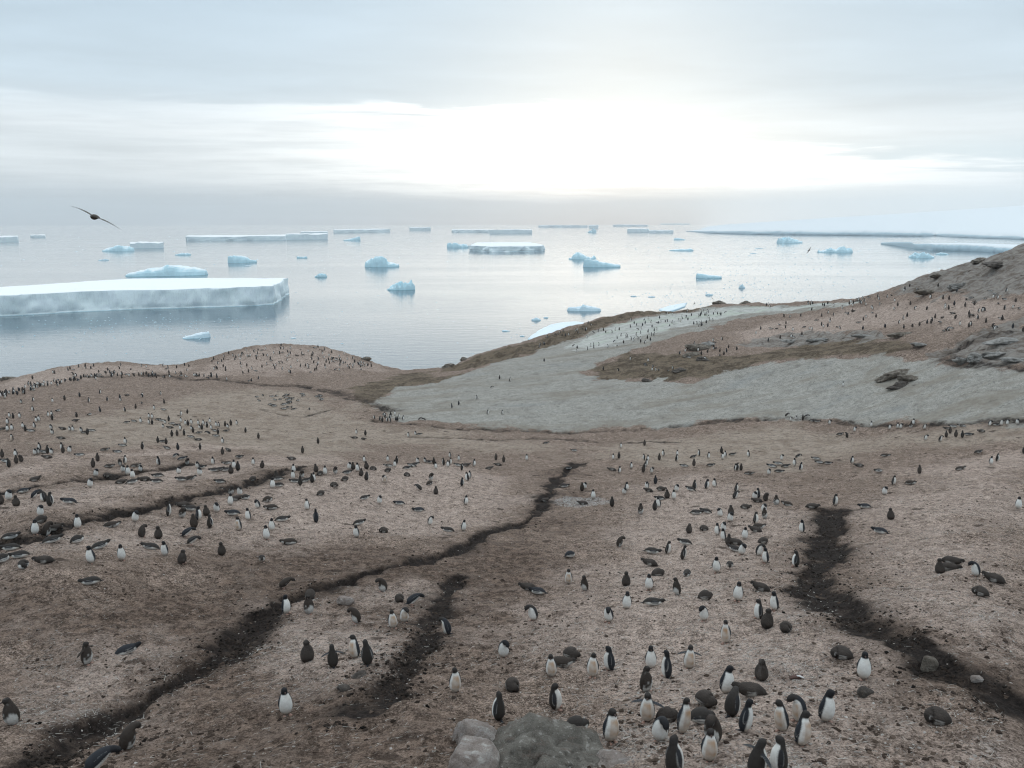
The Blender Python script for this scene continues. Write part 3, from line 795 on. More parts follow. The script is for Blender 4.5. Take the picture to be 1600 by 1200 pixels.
B = [
 (205, 318, 431.2, [(205,430),(212,425.5),(219,424),(230,420),(246,418.7),(256,418.4),(262,413.8),(272,415.5),(290,417),(305,420.5),(316,424.5),(318,429)], .45, 'long broken iceberg with small central peak behind the huge flat one', .10),
 (358, 400, 410.6, [(358,404),(359,400.6),(366,399),(376,399.6),(386,402),(391,406),(400,407)], .5, 'tilted wedge iceberg with smooth white back and thin tail', .06),
 (570, 624, 417.2, [(570,414),(572,409),(580,405),(587,402),(600,401.6),(604,405),(606,410),(615,411.5),(624,413.5)], .5, 'rounded dome iceberg with a low pointed foot', .14),
 (604, 649, 453.2, [(604,452.5),(610,448),(616,445),(622,442),(630,440.5),(637,441),(641,438),(643,437.5),(645,442),(649,450)], .6, 'jagged blue iceberg nearest the low brown hill', .26),
 (698, 736, 387.0, [(698,381.5),(700,380),(710,379.5),(722,380.5),(730,383),(736,386)], .5, 'low ragged blue iceberg beside the short flat-topped one', .2),
 (888, 932, 405.3, [(888,403.5),(893,403),(896,398),(900,395),(903,394),(908,396.5),(916,400.5),(924,402),(928,399),(931,403)], .5, 'small peaked iceberg with a white pyramid top', .12),
 (911, 970, 417.6, [(911,406.5),(913,405.2),(924,405.6),(934,406.6),(936,409),(947,410.5),(958,412.5),(970,413.5)], .4, 'blocky blue iceberg with long tapering tail', .08),
 (1088, 1127, 434.8, [(1088,429),(1091,427.3),(1095,427.8),(1106,429.2),(1118,430.4),(1127,431.6)], .4, 'slim blue wedge iceberg alone in the bright water', .05),
 (1046, 1083, 391.8, [(1046,390.8),(1056,389.6),(1066,388.9),(1072,389.3),(1078,388),(1083,390)], .4, 'low flat dark-edged berg in the bright water', .1),
 (1053, 1071, 374.9, [(1053,372.2),(1058,371.6),(1065,372.8),(1071,374.2)], .5, 'tiny low berg before the joined flat ones in bright water', .1),
 (1215, 1252, 379.6, [(1215,376),(1218,372),(1222,370.6),(1226,371.8),(1232,371),(1239,374),(1246,376),(1252,377.6)], .5, 'ragged pale iceberg just before the long ice cliff', .3),
 (1280, 1329, 394.6, [(1280,391.5),(1290,391),(1299,387.2),(1306,389.2),(1313,385.5),(1319,387.6),(1327,388.3),(1329,392)], .5, 'ragged double-peaked iceberg in the bright bay', .32),
 (1423, 1456, 402.9, [(1423,400.8),(1427,399),(1431,394.6),(1436,397.4),(1441,395),(1448,396.8),(1456,401)], .5, 'small white-capped blue iceberg below the near ice cliff', .3),
 (1464, 1480, 397.9, [(1464,397),(1470,394.6),(1476,395.5),(1480,397)], .5, 'very small white berg close under the near ice cliff', .2),
 (537, 563, 376.0, [(537,374.6),(545,373.4),(552,371.6),(561,369.4),(563,371)], .5, 'far wedge iceberg rising to a blunt end', .06),
 (164, 206, 392.6, [(164,391.6),(170,388.4),(178,386.2),(186,382.6),(192,385),(200,385.6),(206,387)], .5, 'hazy low peaked iceberg touching a small flat one', .14),
 (275, 297, 398.6, [(275,397.5),(284,395.3),(292,395.2),(297,397)], .5, 'tiny pale berg between the flat one and the long broken one', .15),
 (464, 480, 403.3, [(464,400.5),(470,401),(474,401.5),(478,400),(480,402)], .5, 'tiny two-humped pale berg right of the tilted wedge', .15),
 (492, 511, 433.0, [(492,431.6),(497,429),(501,424.4),(504,428),(508,428.6),(511,431.8)], .6, 'little spiky blue berg off the end of the huge flat one', .2),
 (918, 932, 363.6, [(918,362.8),(922,360.4),(928,357),(932,361)], .5, 'tiny spiky far berg in the bright water', .3)]
for i, (u0, u1, wl, pr, dp, lab, rg) in enumerate(B):
    berg('iceberg', lab, G_B, u0, u1, wl, pr, dp, M_BLUE, rg, 11 + i * 3)
S = [
 (287, 327, 528.6, [(287,527.6),(296,524.4),(306,522),(318,519.6),(325,520),(327,523)], .55, 'flat pale slab of ice before the huge flat-topped berg', .08),
 (885, 940, 486.0, [(885,481.5),(896,480.6),(904,480),(911,475.8),(918,478.6),(930,480.4),(938,482.6),(940,484)], .5, 'long low blue ice slab off the mossy point', .2),
 (830, 846, 500.8, [(830,498),(835,494),(839,492),(843,496),(846,499)], .7, 'small blue ice lump near the white shore ice', .3),
 (849, 857, 497, [(849,495.5),(853,493),(857,495.5)], .7, 'tiny blue ice lump beside a bigger small lump', .3),
 (784, 797, 517.6, [(784,515.6),(788,513.6),(794,515.4),(797,516.6)], .7, 'tiny ice piece off the rocky spit', .2),
 (812, 820, 525.6, [(812,524),(816,522.6),(820,524.6)], .7, 'smallest ice crumb closest to the rocky spit', .2),
 (1154, 1164, 450, [(1154,449),(1157,441.5),(1160,438.4),(1162,444),(1164,449)], .6, 'small upright white ice piece in the bright water', .3),
 (1102, 1114, 461.5, [(1102,459),(1107,456),(1112,458),(1114,460)], .6, 'low white ice lump off the snowy shore', .2),
 (985, 995, 463.3, [(985,462),(990,460.6),(995,462)], .6, 'thin ice piece in bright water off the mossy point', .2),
 (1012, 1024, 464.2, [(1012,462.6),(1019,461.2),(1024,463)], .6, 'flat ice piece beside a thin one in bright water', .2),
 (532, 537, 537.2, [(532,536.5),(534,535.4),(537,536.5)], .8, 'tiny white floe right above the brown hill', .1),
 (454, 463, 528.6, [(454,527.6),(459,526.4),(463,527.6)], .8, 'white floe speck straight above the hill top', .1),
 (155, 169, 407, [(155,405.6),(160,402.2),(165,402),(169,405)], .6, 'little pale ice lump below the far hazy peak berg', .2),
 (382, 392, 416, [(382,414.6),(387,413),(392,414.6)], .6, 'little ice piece under the tilted wedge berg', .1),
 (1180, 1192, 388.2, [(1180,387),(1186,386),(1192,387.2)], .6, 'thin dark-edged ice sliver in mid bay', .1),
 (1172, 1182, 396.4, [(1172,395.4),(1177,394.4),(1182,395.6)], .6, 'small ice sliver below another in mid bay', .1)]
for i, (u0, u1, wl, pr, dp, lab, rg) in enumerate(S):
    if u1 - u0 < 26:
        pr = [(u, wl - (wl - v) * .5) for u, v in pr]
    berg('ice_floe', lab, G_S, u0, u1, wl, pr, dp, M_FLOE, rg, 101 + i * 3, 'ice floe', 20, 10)
# the pale shore ice behind the spit, and the blue patch farther along
def floe(label, pts, h, seed):
    P = np.array([on_level(u, v)[:2] for u, v in pts]); c = P.mean(0)
    Q = np.r_[P, P[:1]]; L = np.r_[0, np.cumsum(np.hypot(*np.diff(Q, axis=0).T))]; nper = 80
    s = np.linspace(0, L[-1], nper + 1)[:-1]
    ring = np.stack([np.interp(s, L, Q[:, 0]), np.interp(s, L, Q[:, 1])], 1)
    V = []
    for k, hz in ((1.02, -.3), (1.0, .6), (.97, 1.0), (.7, 1.1), (.35, 1.15), (.03, 1.2)):
        p = c + (ring - c) * k
        V.append(np.c_[p + fbm(p[:, 0] * .2, p[:, 1] * .2, 3, seed)[:, None] * 1.0, h * hz * (1 + .3 * fbm(p[:, 0] * .1, p[:, 1] * .1, 3, seed))])
    nr = len(V); V = np.concatenate(V) - np.array([*c, 0])
    i, j = np.meshgrid(np.arange(nr - 1), np.arange(nper), indexing='ij'); j2 = (j + 1) % nper
    F = np.stack([i * nper + j, i * nper + j2, (i + 1) * nper + j2, (i + 1) * nper + j], -1).reshape(-1, 4)
    area = .5 * np.sum(ring[:, 0] * np.roll(ring[:, 1], -1) - np.roll(ring[:, 0], -1) * ring[:, 1])
    if area < 0: F = F[:, ::-1]
    o = link('ice_floe', mesh_np('ice_floe', V, F), M_FLOE); o.location = (*c, 0)
    tag(o, label, 'ice floe', G_S)
floe('broad smooth white shore ice behind the mossy rock spit', [(826,530),(840,519),(860,509.5),(880,505.5),(898,504.5),(916,507),(960,514),(950,530),(880,545)], .9, 5)
floe('flat pale blue ice raft off the snowy ridge', [(1030,484),(1045,479),(1060,476),(1073,474),(1070,479),(1058,484),(1040,489)], .5, 8)
# brash: crumbs of ice too small to count
def brash():
    V, F = [], []
    k = 0
    for _ in range(1700):
        q = rng.random()
        if q < .45: u, v = rng.normal(1200, 120), rng.uniform(385, 470)
        elif q < .62: u, v = rng.normal(270, 120), rng.uniform(496, 530)
        elif q < .72: u, v = rng.normal(1050, 60), rng.uniform(455, 480)
        else: u, v = rng.uniform(0, 1500), rng.uniform(362, 560)
        c = on_level(u, v); d = math.hypot(c[0], c[1])
        s = d / FPX * rng.uniform(.5, 1.7) * .8
        h = s * rng.uniform(.15, .4)
        a = rng.uniform(0, 6.28)
        ring = [(c[0] + s * rng.uniform(.7, 1.3) * math.cos(a + t), c[1] + s * rng.uniform(.7, 1.3) * math.sin(a + t)) for t in np.linspace(0, 6.28, 7)[:-1]]
        V += [(x, y, -.05) for x, y in ring] + [(c[0] + (x - c[0]) * .6, c[1] + (y - c[1]) * .6, h) for x, y in ring]
        for j in range(6):
            j2 = (j + 1) % 6
            F += [(k + j, k + j2, k + 6 + j2), (k + j, k + 6 + j2, k + 6 + j)]
        F += [(k + 6, k + 6 + j, k + 7 + j) for j in range(1, 5)]
        k += 12
    o = link('brash_ice', mesh_np('brash_ice', V, F, False), M_FLOE)
    tag(o, 'scattered crumbs of brash ice on the open water', None, None, 'stuff')
brash()

# ------------------------------------------------------------------ ice cap with its sea cliffs
def ice_cap(edge, sky_v, label, seed):
    """edge: waterline u, v and cliff top v; behind it the dome rises until it stands at sky_v(u) in the picture"""
    n = 150
    u = np.linspace(edge[0][0], edge[-1][0], n)
    vb = np.interp(u, [e[0] for e in edge], [e[1] for e in edge]); vt = np.interp(u, [e[0] for e in edge], [e[2] for e in edge])
    rows = []
    base = np.array([on_level(a, b) for a, b in zip(u, vb)])
    r = np.hypot(base[:, 0], base[:, 1]); dirn = base[:, :2] / r[:, None]
    h = (vb - vt) * np.hypot(r, CAM_H) / FPX
    nz = fbm(u * .09, u * 0, 4, seed); blk = np.round(fbm(u * .05, u * 0 + 3, 2, seed + 1) * 6) / 6
    off = r * (.004 * nz + .010 * blk)
    for hz, o2 in ((-.25, 0), (0.0, 0), (.3, -.0012), (.7, .0006), (1.0, .0018)):
        rr = r + off + r * o2 + r * .0015 * fbm(u * .3 + hz * 3, u * 0 + hz, 3, seed + 2)
        rows.append(np.c_[dirn * rr[:, None], h * hz * (1 + .10 * nz * (hz > .9))])
    end = np.minimum(r * 3.2, 9800.0)
    uh = np.array([sky_v(a) for a in u])
    zt = CAM_H + end * np.array([ray(a, b)[2] / math.hypot(*ray(a, b)[:2]) for a, b in zip(u, uh)])
    for t in (.04, .12, .22, .35, .5, .66, .82, .93, 1.0):
        rr = r + off + (end - r) * t
        s = t ** .8 * (1 - .18 * (t - 1) * 0)
        zz = h + (zt - h) * (1 - (1 - t) ** 1.35)
        zz = zz + (end - r) * .0012 * fbm(dirn[:, 0] * 20, rr / 900.0, 3, seed + 4) * min(1, 4 * t * (1.02 - t))
        rows.append(np.c_[dirn * rr[:, None], zz])
    rows.append(np.c_[dirn * (end * 1.18)[:, None], np.full(n, -8.0)])
    nr = len(rows); V = np.concatenate(rows)
    i, j = np.meshgrid(np.arange(nr - 1), np.arange(n - 1), indexing='ij'); k = i * n + j
    F = np.stack([k, k + 1, k + n + 1, k + n], -1).reshape(-1, 4)
    me = mesh_np('ice_cap', V, F)
    o = link('ice_cap', me, M_CAP)
    tag(o, label, None, None, 'structure')
ice_cap([(1072,361.5,360.8),(1110,364.5,361.2),(1172,366.4,361.4),(1215,367,361.2),(1280,367.6,362.2),(1360,368.4,362.4),(1440,369.4,364),(1462,368.6,365.6),(1500,371,366.5),(1560,373,369),(1640,376,371),(1760,380,374),(1900,386,378)],
        lambda u: float(np.interp(u, [1072, 1130, 1250, 1400, 1600, 1900], [358, 351, 343, 334, 321, 306])), 'long far ice cliff below a smooth white ice cap', 3)
ice_cap([(1376,381.4,379),(1400,384,378.6),(1424,387.6,379),(1428,388.6,382.4),(1456,391.4,382.4),(1500,392.4,383.6),(1550,394.4,386.5),(1590,396,389),(1680,399,391),(1850,408,398)],
        lambda u: float(np.interp(u, [1376, 1430, 1500, 1600, 1850], [377.5, 374, 372, 371, 372])), 'nearer ice cliff running behind the rocky hill', 13)

# ------------------------------------------------------------------ haze
def haze():
    bm = bmesh.new(); bmesh.ops.create_cube(bm, size=1.0)
    for v in bm.verts:
        v.co = Vector((v.co.x * 30000, v.co.y * 30000, -10.5 if v.co.z < 0 else 420.0))
    me = bpy.data.meshes.new('haze'); bm.to_mesh(me); bm.free()
    mt = bpy.data.materials.new('sea_haze'); mt.use_nodes = True
    n = NT(mt.node_tree); o = n.n('ShaderNodeOutputMaterial'); p = n.n('ShaderNodeVolumePrincipled')
    p.inputs['Color'].default_value = (.93, .955, .97, 1); p.inputs['Density'].default_value = HAZE_D; p.inputs['Anisotropy'].default_value = .25
    n.l(p.outputs[0], o.inputs['Volume'])
    tag(link('haze', me, mt), 'thin pale sea haze', None, None, 'stuff')
HAZE_D = 1.1e-4
haze()
# ------------------------------------------------------------------ rocks
def ico(sub):
    bm = bmesh.new(); bmesh.ops.create_icosphere(bm, subdivisions=sub, radius=1.0)
    v = np.array([x.co[:] for x in bm.verts]); f = np.array([[q.index for q in p.verts] for p in bm.faces]); bm.free()
    return v, f
ICO = {s: ico(s) for s in (1, 2, 3, 4, 5)}
def n3(p, s, octs, seed):
    x, y, z = p[:, 0] * s, p[:, 1] * s, p[:, 2] * s
    return (fbm(x + .37 * z, y + .61 * z, octs, seed) + fbm(y + .53 * x + 5, z - .31 * x, octs, seed + 3) + fbm(z + .41 * y, x - .57 * y + 9, octs, seed + 7)) / 1.6
def rock_mesh(name, size, seed, sub=4, planes=14, rough=.10, crack=.0, fr=1.6, cut=None):
    r = np.random.default_rng(seed)
    v, f = ICO[sub]
    pn = r.normal(size=(planes, 3)); pn /= np.linalg.norm(pn, axis=1, keepdims=True)
    pd = r.uniform(.62, .98, planes)
    if cut is not None:
        pn = np.array([q[:3] for q in cut], float); pn /= np.linalg.norm(pn, axis=1, keepdims=True); pd = np.array([q[3] for q in cut])
    c = np.maximum(v @ pn.T, 1e-3)
    rad = np.minimum((pd / c).min(1), 1.12)
    p = v * rad[:, None]
    d = rough * n3(p, fr, 5, seed) + rough * .35 * n3(p, fr * 4, 3, seed + 2)
    if crack:
        l = np.abs(n3(p * np.array([.8, 1.5, 2.2]), 1.5, 3, seed + 11))
        d -= crack * np.exp(-(l / .045) ** 2)
    p = (p + v * d[:, None]) * np.array(size)
    return mesh_np(name, p, f)
def put_rock(name, label, u, v, size, rot, mat, seed, sink=.25, cat='rock', group=None, rh=None, dz=0, **k):
    if rh is None:
        p = on_ground(u, v)
    else:
        d = ray(u, 600); q = rh / math.hypot(d[0], d[1]); p = Vector((d[0] * q, d[1] * q, 0)); p.z = float(T(p.x, p.y)[0])
    o = link(name, rock_mesh(name, size, seed, **k), mat)
    o.location = (p.x, p.y, p.z + size[2] * (1 - 2 * sink) * .5 + dz); o.rotation_euler = rot
    tag(o, label, cat, group)
    return o
G_BOULD = 'boulders by the viewpoint'
put_rock('boulder', 'big grey lichen-mottled boulder cut by the lower edge, beside the crowded penguins', 858, 0, (1.18, 1.0, .9), (0, 0, .04), M_ROCKG, 5, .3, 'boulder', G_BOULD, rh=13.0, dz=-.42, sub=5, rough=.05, crack=.07, fr=1.2,
         cut=[(.36,-.05,.92,.60),(-1,-.1,.05,.92),(-.62,.1,.78,.80),(.96,.1,.25,.98),(0,-1,.12,.8),(.1,1,.2,.8),(.12,-.72,.68,.70),(.75,-.55,.5,.86),(0,0,-1,.8)])
put_rock('boulder', 'grey chunk of rock tucked below the big grey boulder', 868, 0, (.50, .4, .40), (.1, .2, .6), M_ROCKG, 17, .3, 'boulder', G_BOULD, rh=12.3, dz=-.3, sub=5, planes=10, rough=.12, crack=.06)
put_rock('boulder', 'pale pinkish boulder leaning behind the big grey one', 736, 0, (.44, .42, .48), (.2, -.35, .3), M_ROCKP, 23, .3, 'boulder', G_BOULD, rh=13.6, dz=-.12, sub=5, planes=9, rough=.12, crack=.04)
put_rock('boulder', 'pale white-streaked boulder with sloping top at the lower edge', 722, 0, (.55, .5, .52), (.1, -.5, .1), M_ROCKP, 31, .3, 'boulder', G_BOULD, rh=12.6, dz=-.22, sub=5, planes=9, rough=.10, crack=.03)
put_rock('boulder', 'low pink flat boulder at the foot of the big grey one', 975, 0, (.42, .4, .2), (.05, .25, .5), M_ROCKP, 43, .35, 'boulder', G_BOULD, rh=12.9, dz=-.12, sub=5, planes=9, rough=.10)
G_STONE = 'loose stones on the brown slope'
put_rock('stone', 'angular brown block of stone alone on the dark muddy trench', 1450, 1044, (.23, .19, .19), (.1, .2, .5), M_ROCKB, 51, .2, 'stone', G_STONE, sub=4, planes=8, rough=.05)
put_rock('stone', 'small buff stone in the dark mud past the angular block', 1526, 1062, (.15, .11, .09), (0, .1, .2), M_ROCKP, 52, .3, 'stone', G_STONE, sub=3, planes=8, rough=.06)
put_rock('stone', 'round dark reddish stone below the white-fronted lone penguin', 1353, 1084, (.17, .14, .13), (0, 0, .2), M_ROCKD, 53, .3, 'stone', G_STONE, sub=3, planes=9, rough=.06)
put_rock('stone', 'chalky nest stone on the pale mound behind three penguins', 541, 942, (.30, .24, .24), (0, 0, .2), M_ROCKP, 57, .3, 'stone', G_STONE, sub=4, planes=10, rough=.2)
put_rock('stone', 'dark flat stone on the mound below the four chicks', 536, 1078, (.16, .13, .08), (0, 0, .2), M_ROCKD, 58, .3, 'stone', G_STONE, sub=3, planes=9, rough=.1)
put_rock('stone', 'dark lump of turf below the grey mound chicks', 562, 1056, (.20, .14, .09), (0, 0, .8), M_ROCKD, 59, .35, 'stone', G_STONE, sub=3, planes=9, rough=.1)
G_CROP = 'rock outcrops beyond the valley'
for i, (u, v, sz, rz, mat, lab) in enumerate([
    (1398, 588, (2.3, 1.0, .7), .15, M_ROCKB, 'tawny wedge of rock rising from the grey gravel'),
    (1424, 594, (1.6, .8, .55), -.2, M_ROCKB, 'darker cracked slab stepping down behind the tawny wedge'),
    (1408, 604, (1.7, .7, .5), .0, M_ROCKD, 'black low ledge in front of the tawny rock wedge'),
    (1090, 545, (2.6, 1.5, .7), .1, M_ROCKB, 'broken dark ledge amid the penguins past the gravel'),
    (1104, 541, (1.5, 1.0, .7), .5, M_ROCKW, 'pale block on top of the broken dark ledge'),
    (1078, 556, (1.6, .9, .5), .3, M_ROCKB, 'low brown rubble just below the broken dark ledge'),
    (1098, 562, (1.3, .8, .4), -.3, M_ROCKD, 'dark rubble farther below the broken dark ledge'),
    (1062, 580, (1.2, .7, .4), .1, M_ROCKD, 'scattered rubble at the muddy point of the brown tongue'),
    (1012, 596, (.9, .6, .35), .1, M_ROCKD, 'dark stone on the gravel edge under the brown tongue'),
    (1240, 534, (3.2, 1.0, .5), .05, M_ROCKW, 'whitish flat outcrop at mid slope beyond the gravel'),
    (1275, 532, (2.6, .9, .5), -.1, M_ROCKW, 'chalky outcrop following the flat one up the slope'),
    (1350, 526, (3.0, .9, .45), .12, M_ROCKW, 'long chalky ledge above the olive mud'),
    (1410, 524, (1.9, .8, .45), -.1, M_ROCKB, 'brown ledge ending the chalky row above olive mud'),
    (1505, 565, (2.0, 1.2, .75), .1, M_ROCKW, 'rounded pale boulder at the edge of the gravel and slabs'),
    (1525, 560, (1.7, 1.3, .85), .5, M_ROCKW, 'bulging whitish rock next to the rounded pale boulder'),
    (1552, 556, (2.3, 1.4, .7), -.2, M_ROCKW, 'broad whitish slab behind the bulging rock'),
    (1588, 565, (2.6, 1.3, .5), .1, M_ROCKW, 'pale slab with a black crack at the picture edge'),
    (1570, 535, (3.4, 1.6, .6), .2, M_ROCKW, 'large tilted slab above the black crack'),
    (1440, 540, (2.6, 1.2, .45), .35, M_ROCKW, 'smooth fan-shaped slab beside the olive mud'),
    (1450, 458, (3.6, 1.6, .8), .3, M_ROCKB, 'dark ledge below the grey hill face'),
    (1500, 447, (3.6, 2.0, .9), .45, M_ROCKW, 'grey leaning slab on the hill face'),
    (1560, 415, (6.0, 1.7, 1.0), .6, M_ROCKD, 'long black ridge stripe near the hill top'),
    (1530, 408, (3.2, 1.4, .9), .6, M_ROCKB, 'brown ridge block on the hill skyline'),
    (1465, 432, (2.4, 1.2, .7), .5, M_ROCKB, 'brown block low on the hill skyline'),
    (725, 556, (1.6, 1.2, 1.0), .2, M_ROCKB, 'mossy knob on the tip of the rocky spit'),
    (700, 566, (2.6, 1.2, .9), .3, M_ROCKB, 'mossy ledge beside the knob on the rocky spit'),
    (1125, 474, (3.0, 1.5, 1.1), .1, M_ROCKB, 'brown hump on the ridge above the white snow'),
    (1165, 474, (2.6, 1.3, .8), .1, M_ROCKB, 'low rock on the ridge next to the brown hump'),
    (572, 562, (1.8, 1.2, .9), .1, M_ROCKB, 'green-brown crag on the far end of the low hill'),
    (15, 592, (2.4, 1.2, .8), .1, M_ROCKB, 'dark crag where the low hills meet the sea')]):
    if i in (24, 25, 26, 27, 28, 29):
        sz = tuple(k * .6 for k in sz)
    if u > 1200 and not 1390 < u < 1430:
        sz = tuple(k * .66 for k in sz)
    put_rock('rock_outcrop', lab, u, v, sz, (.05 * ((i * 7) % 5 - 2), .06 * ((i * 3) % 5 - 2), rz), mat, 200 + i * 5, .44, 'rock', G_CROP, sub=4, planes=12, rough=.26, crack=.12, fr=2.2)

# ------------------------------------------------------------------ penguins
def catmull(P, k):
    P = np.asarray(P, float); out = []
    Q = np.r_[[2 * P[0] - P[1]], P, [2 * P[-1] - P[-2]]]
    for i in range(1, len(Q) - 2):
        p0, p1, p2, p3 = Q[i - 1:i + 3]
        for t in np.linspace(0, 1, k, endpoint=False):
            out.append(.5 * (2 * p1 + (p2 - p0) * t + (2 * p0 - 5 * p1 + 4 * p2 - p3) * t * t + (3 * p1 - p0 - 3 * p2 + p3) * t ** 3))
    out.append(P[-1])
    return np.array(out)
def tube(P, sides, k, xdir=(1, 0, 0)):
    """P rows: x y z rx ry. Returns verts, quads/tris as tris, spine position 0..n-1 and belly-ness (-1..1), lateral (-1..1)"""
    C = catmull(P, k); n = len(C)
    c = C[:, :3]; t = np.gradient(c, axis=0); t /= np.linalg.norm(t, axis=1, keepdims=True) + 1e-9
    X0 = np.array(xdir, float); Xv = X0 - t * (t @ X0)[:, None]; Xv /= np.linalg.norm(Xv, axis=1, keepdims=True) + 1e-9
    B = np.cross(Xv, t)
    a = np.linspace(0, 2 * math.pi, sides, endpoint=False)
    V = c[:, None] + Xv[:, None] * (np.cos(a)[None, :, None] * np.maximum(C[:, 3], .004)[:, None, None]) + B[:, None] * (np.sin(a)[None, :, None] * np.maximum(C[:, 4], .004)[:, None, None])
    i, j = np.meshgrid(np.arange(n - 1), np.arange(sides), indexing='ij'); j2 = (j + 1) % sides
    q = np.stack([i * sides + j, i * sides + j2, (i + 1) * sides + j2, (i + 1) * sides + j], -1).reshape(-1, 4)
    F = np.concatenate([q[:, [0, 1, 2]], q[:, [0, 2, 3]],
                        np.stack([np.zeros(sides - 2), np.arange(2, sides), np.arange(1, sides - 1)], 1).astype(int),
                        np.stack([np.full(sides - 2, (n - 1) * sides), (n - 1) * sides + np.arange(1, sides - 1), (n - 1) * sides + np.arange(2, sides)], 1).astype(int)])
    s = np.repeat(np.linspace(0, len(P) - 1, n), sides)
    return V.reshape(-1, 3), F, s, np.tile(np.sin(a), n), np.tile(np.cos(a), n)
SP_ = {  # spine: x y z rx ry, from the tail end to the crown
 'stand': [(0,.065,.035,.05,.045),(0,.035,.075,.098,.095),(0,.012,.17,.132,.128),(0,0,.28,.133,.128),(0,-.005,.385,.115,.112),(0,0,.465,.086,.084),(0,0,.52,.066,.066),(0,-.012,.565,.061,.066),(0,-.03,.60,.058,.066),(0,-.042,.632,.046,.054),(0,-.046,.652,.018,.022)],
 'tall': [(0,.05,.035,.045,.042),(0,.03,.08,.085,.085),(0,.012,.19,.113,.112),(0,0,.315,.113,.112),(0,-.012,.435,.097,.096),(0,-.015,.525,.071,.07),(0,-.012,.59,.055,.056),(0,-.02,.64,.053,.058),(0,-.035,.68,.051,.058),(0,-.047,.712,.04,.046),(0,-.05,.73,.016,.02)],
 'preen': [(0,.07,.035,.05,.045),(0,.045,.075,.105,.10),(0,.022,.17,.138,.132),(0,.008,.275,.137,.13),(0,-.01,.37,.118,.115),(.015,-.035,.445,.09,.088),(.04,-.08,.49,.07,.068),(.068,-.125,.495,.062,.064),(.088,-.158,.465,.058,.06),(.096,-.172,.425,.046,.05),(.098,-.172,.405,.018,.02)],
 'bow': [(0,.17,.10,.045,.045),(0,.125,.135,.095,.09),(0,.07,.195,.128,.122),(0,-.01,.265,.128,.122),(0,-.095,.33,.108,.105),(0,-.165,.365,.082,.08),(0,-.22,.372,.064,.063),(0,-.272,.36,.058,.06),(0,-.312,.332,.054,.056),(0,-.335,.30,.042,.046),(0,-.342,.285,.016,.02)],
 'prone': [(0,.36,.06,.035,.03),(0,.28,.095,.095,.075),(0,.17,.125,.138,.112),(0,.04,.137,.15,.125),(0,-.09,.142,.137,.122),(0,-.195,.155,.105,.102),(0,-.265,.178,.074,.078),(0,-.32,.20,.061,.066),(0,-.365,.212,.056,.06),(0,-.40,.208,.044,.047),(0,-.42,.203,.016,.02)],
 'curl': [(0,.215,.05,.055,.04),(0,.18,.09,.115,.08),(0,.10,.14,.155,.135),(0,.01,.17,.165,.165),(0,-.07,.175,.155,.165),(.015,-.125,.18,.125,.138),(.045,-.155,.185,.09,.10),(.075,-.165,.165,.07,.078),(.095,-.16,.135,.06,.064),(.105,-.15,.105,.046,.048),(.108,-.145,.085,.018,.02)],
 'chick': [(0,.075,.03,.07,.065),(0,.045,.07,.12,.115),(0,.02,.155,.15,.145),(0,.005,.25,.145,.138),(0,-.002,.335,.122,.118),(0,-.005,.41,.086,.084),(0,-.012,.455,.062,.064),(0,-.025,.50,.07,.073),(0,-.038,.53,.064,.068),(0,-.048,.556,.05,.055),(0,-.05,.572,.02,.022)]}
def turn(P, deg):
    P = [list(p) for p in P]
    for i in range(6, 11):
        k = (i - 5) / 5.0 * math.sin(math.radians(deg))
        P[i][0] += .05 * k; P[i][1] += .018 * abs(k)
    return [tuple(p) for p in P]
POSES = {  # spine, head turn (degrees, + = towards own -x... seen from the front: right), flipper spread, beak dip
 'S': ('stand', 0, .20, .15), 'U': ('stand', 55, .24, .1), 'V': ('stand', -55, .17, .1), 'T': ('tall', 0, .22, -.15), 'N': ('preen', 0, .15, 1.3), 'M': ('preen', -1, .15, 1.3),
 'W': ('bow', 0, .10, .7), 'X': ('stand', 0, 1.15, .1), 'P': ('prone', 0, .10, .15), 'Q': ('curl', 0, .05, 1.0), 'K': ('chick', 30, .08, .2)}
def pose_parts(code):
    sp, tn, spread, dip = POSES[code]
    P = SP_[sp]
    if code == 'M':
        P = [(-p[0], *p[1:]) for p in P]; tn = 0
    if tn:
        P = turn(P, tn)
    return P, tn, spread, dip
C_WHITE, C_BLACK, C_BACK = np.array((.70, .69, .66)), np.array((.016, .016, .018)), np.array((.024, .026, .031))
C_BROWN, C_GREYB, C_RUST, C_DIRT = np.array((.046, .036, .030)), np.array((.056, .046, .040)), np.array((.36, .19, .075)), np.array((.45, .36, .27))
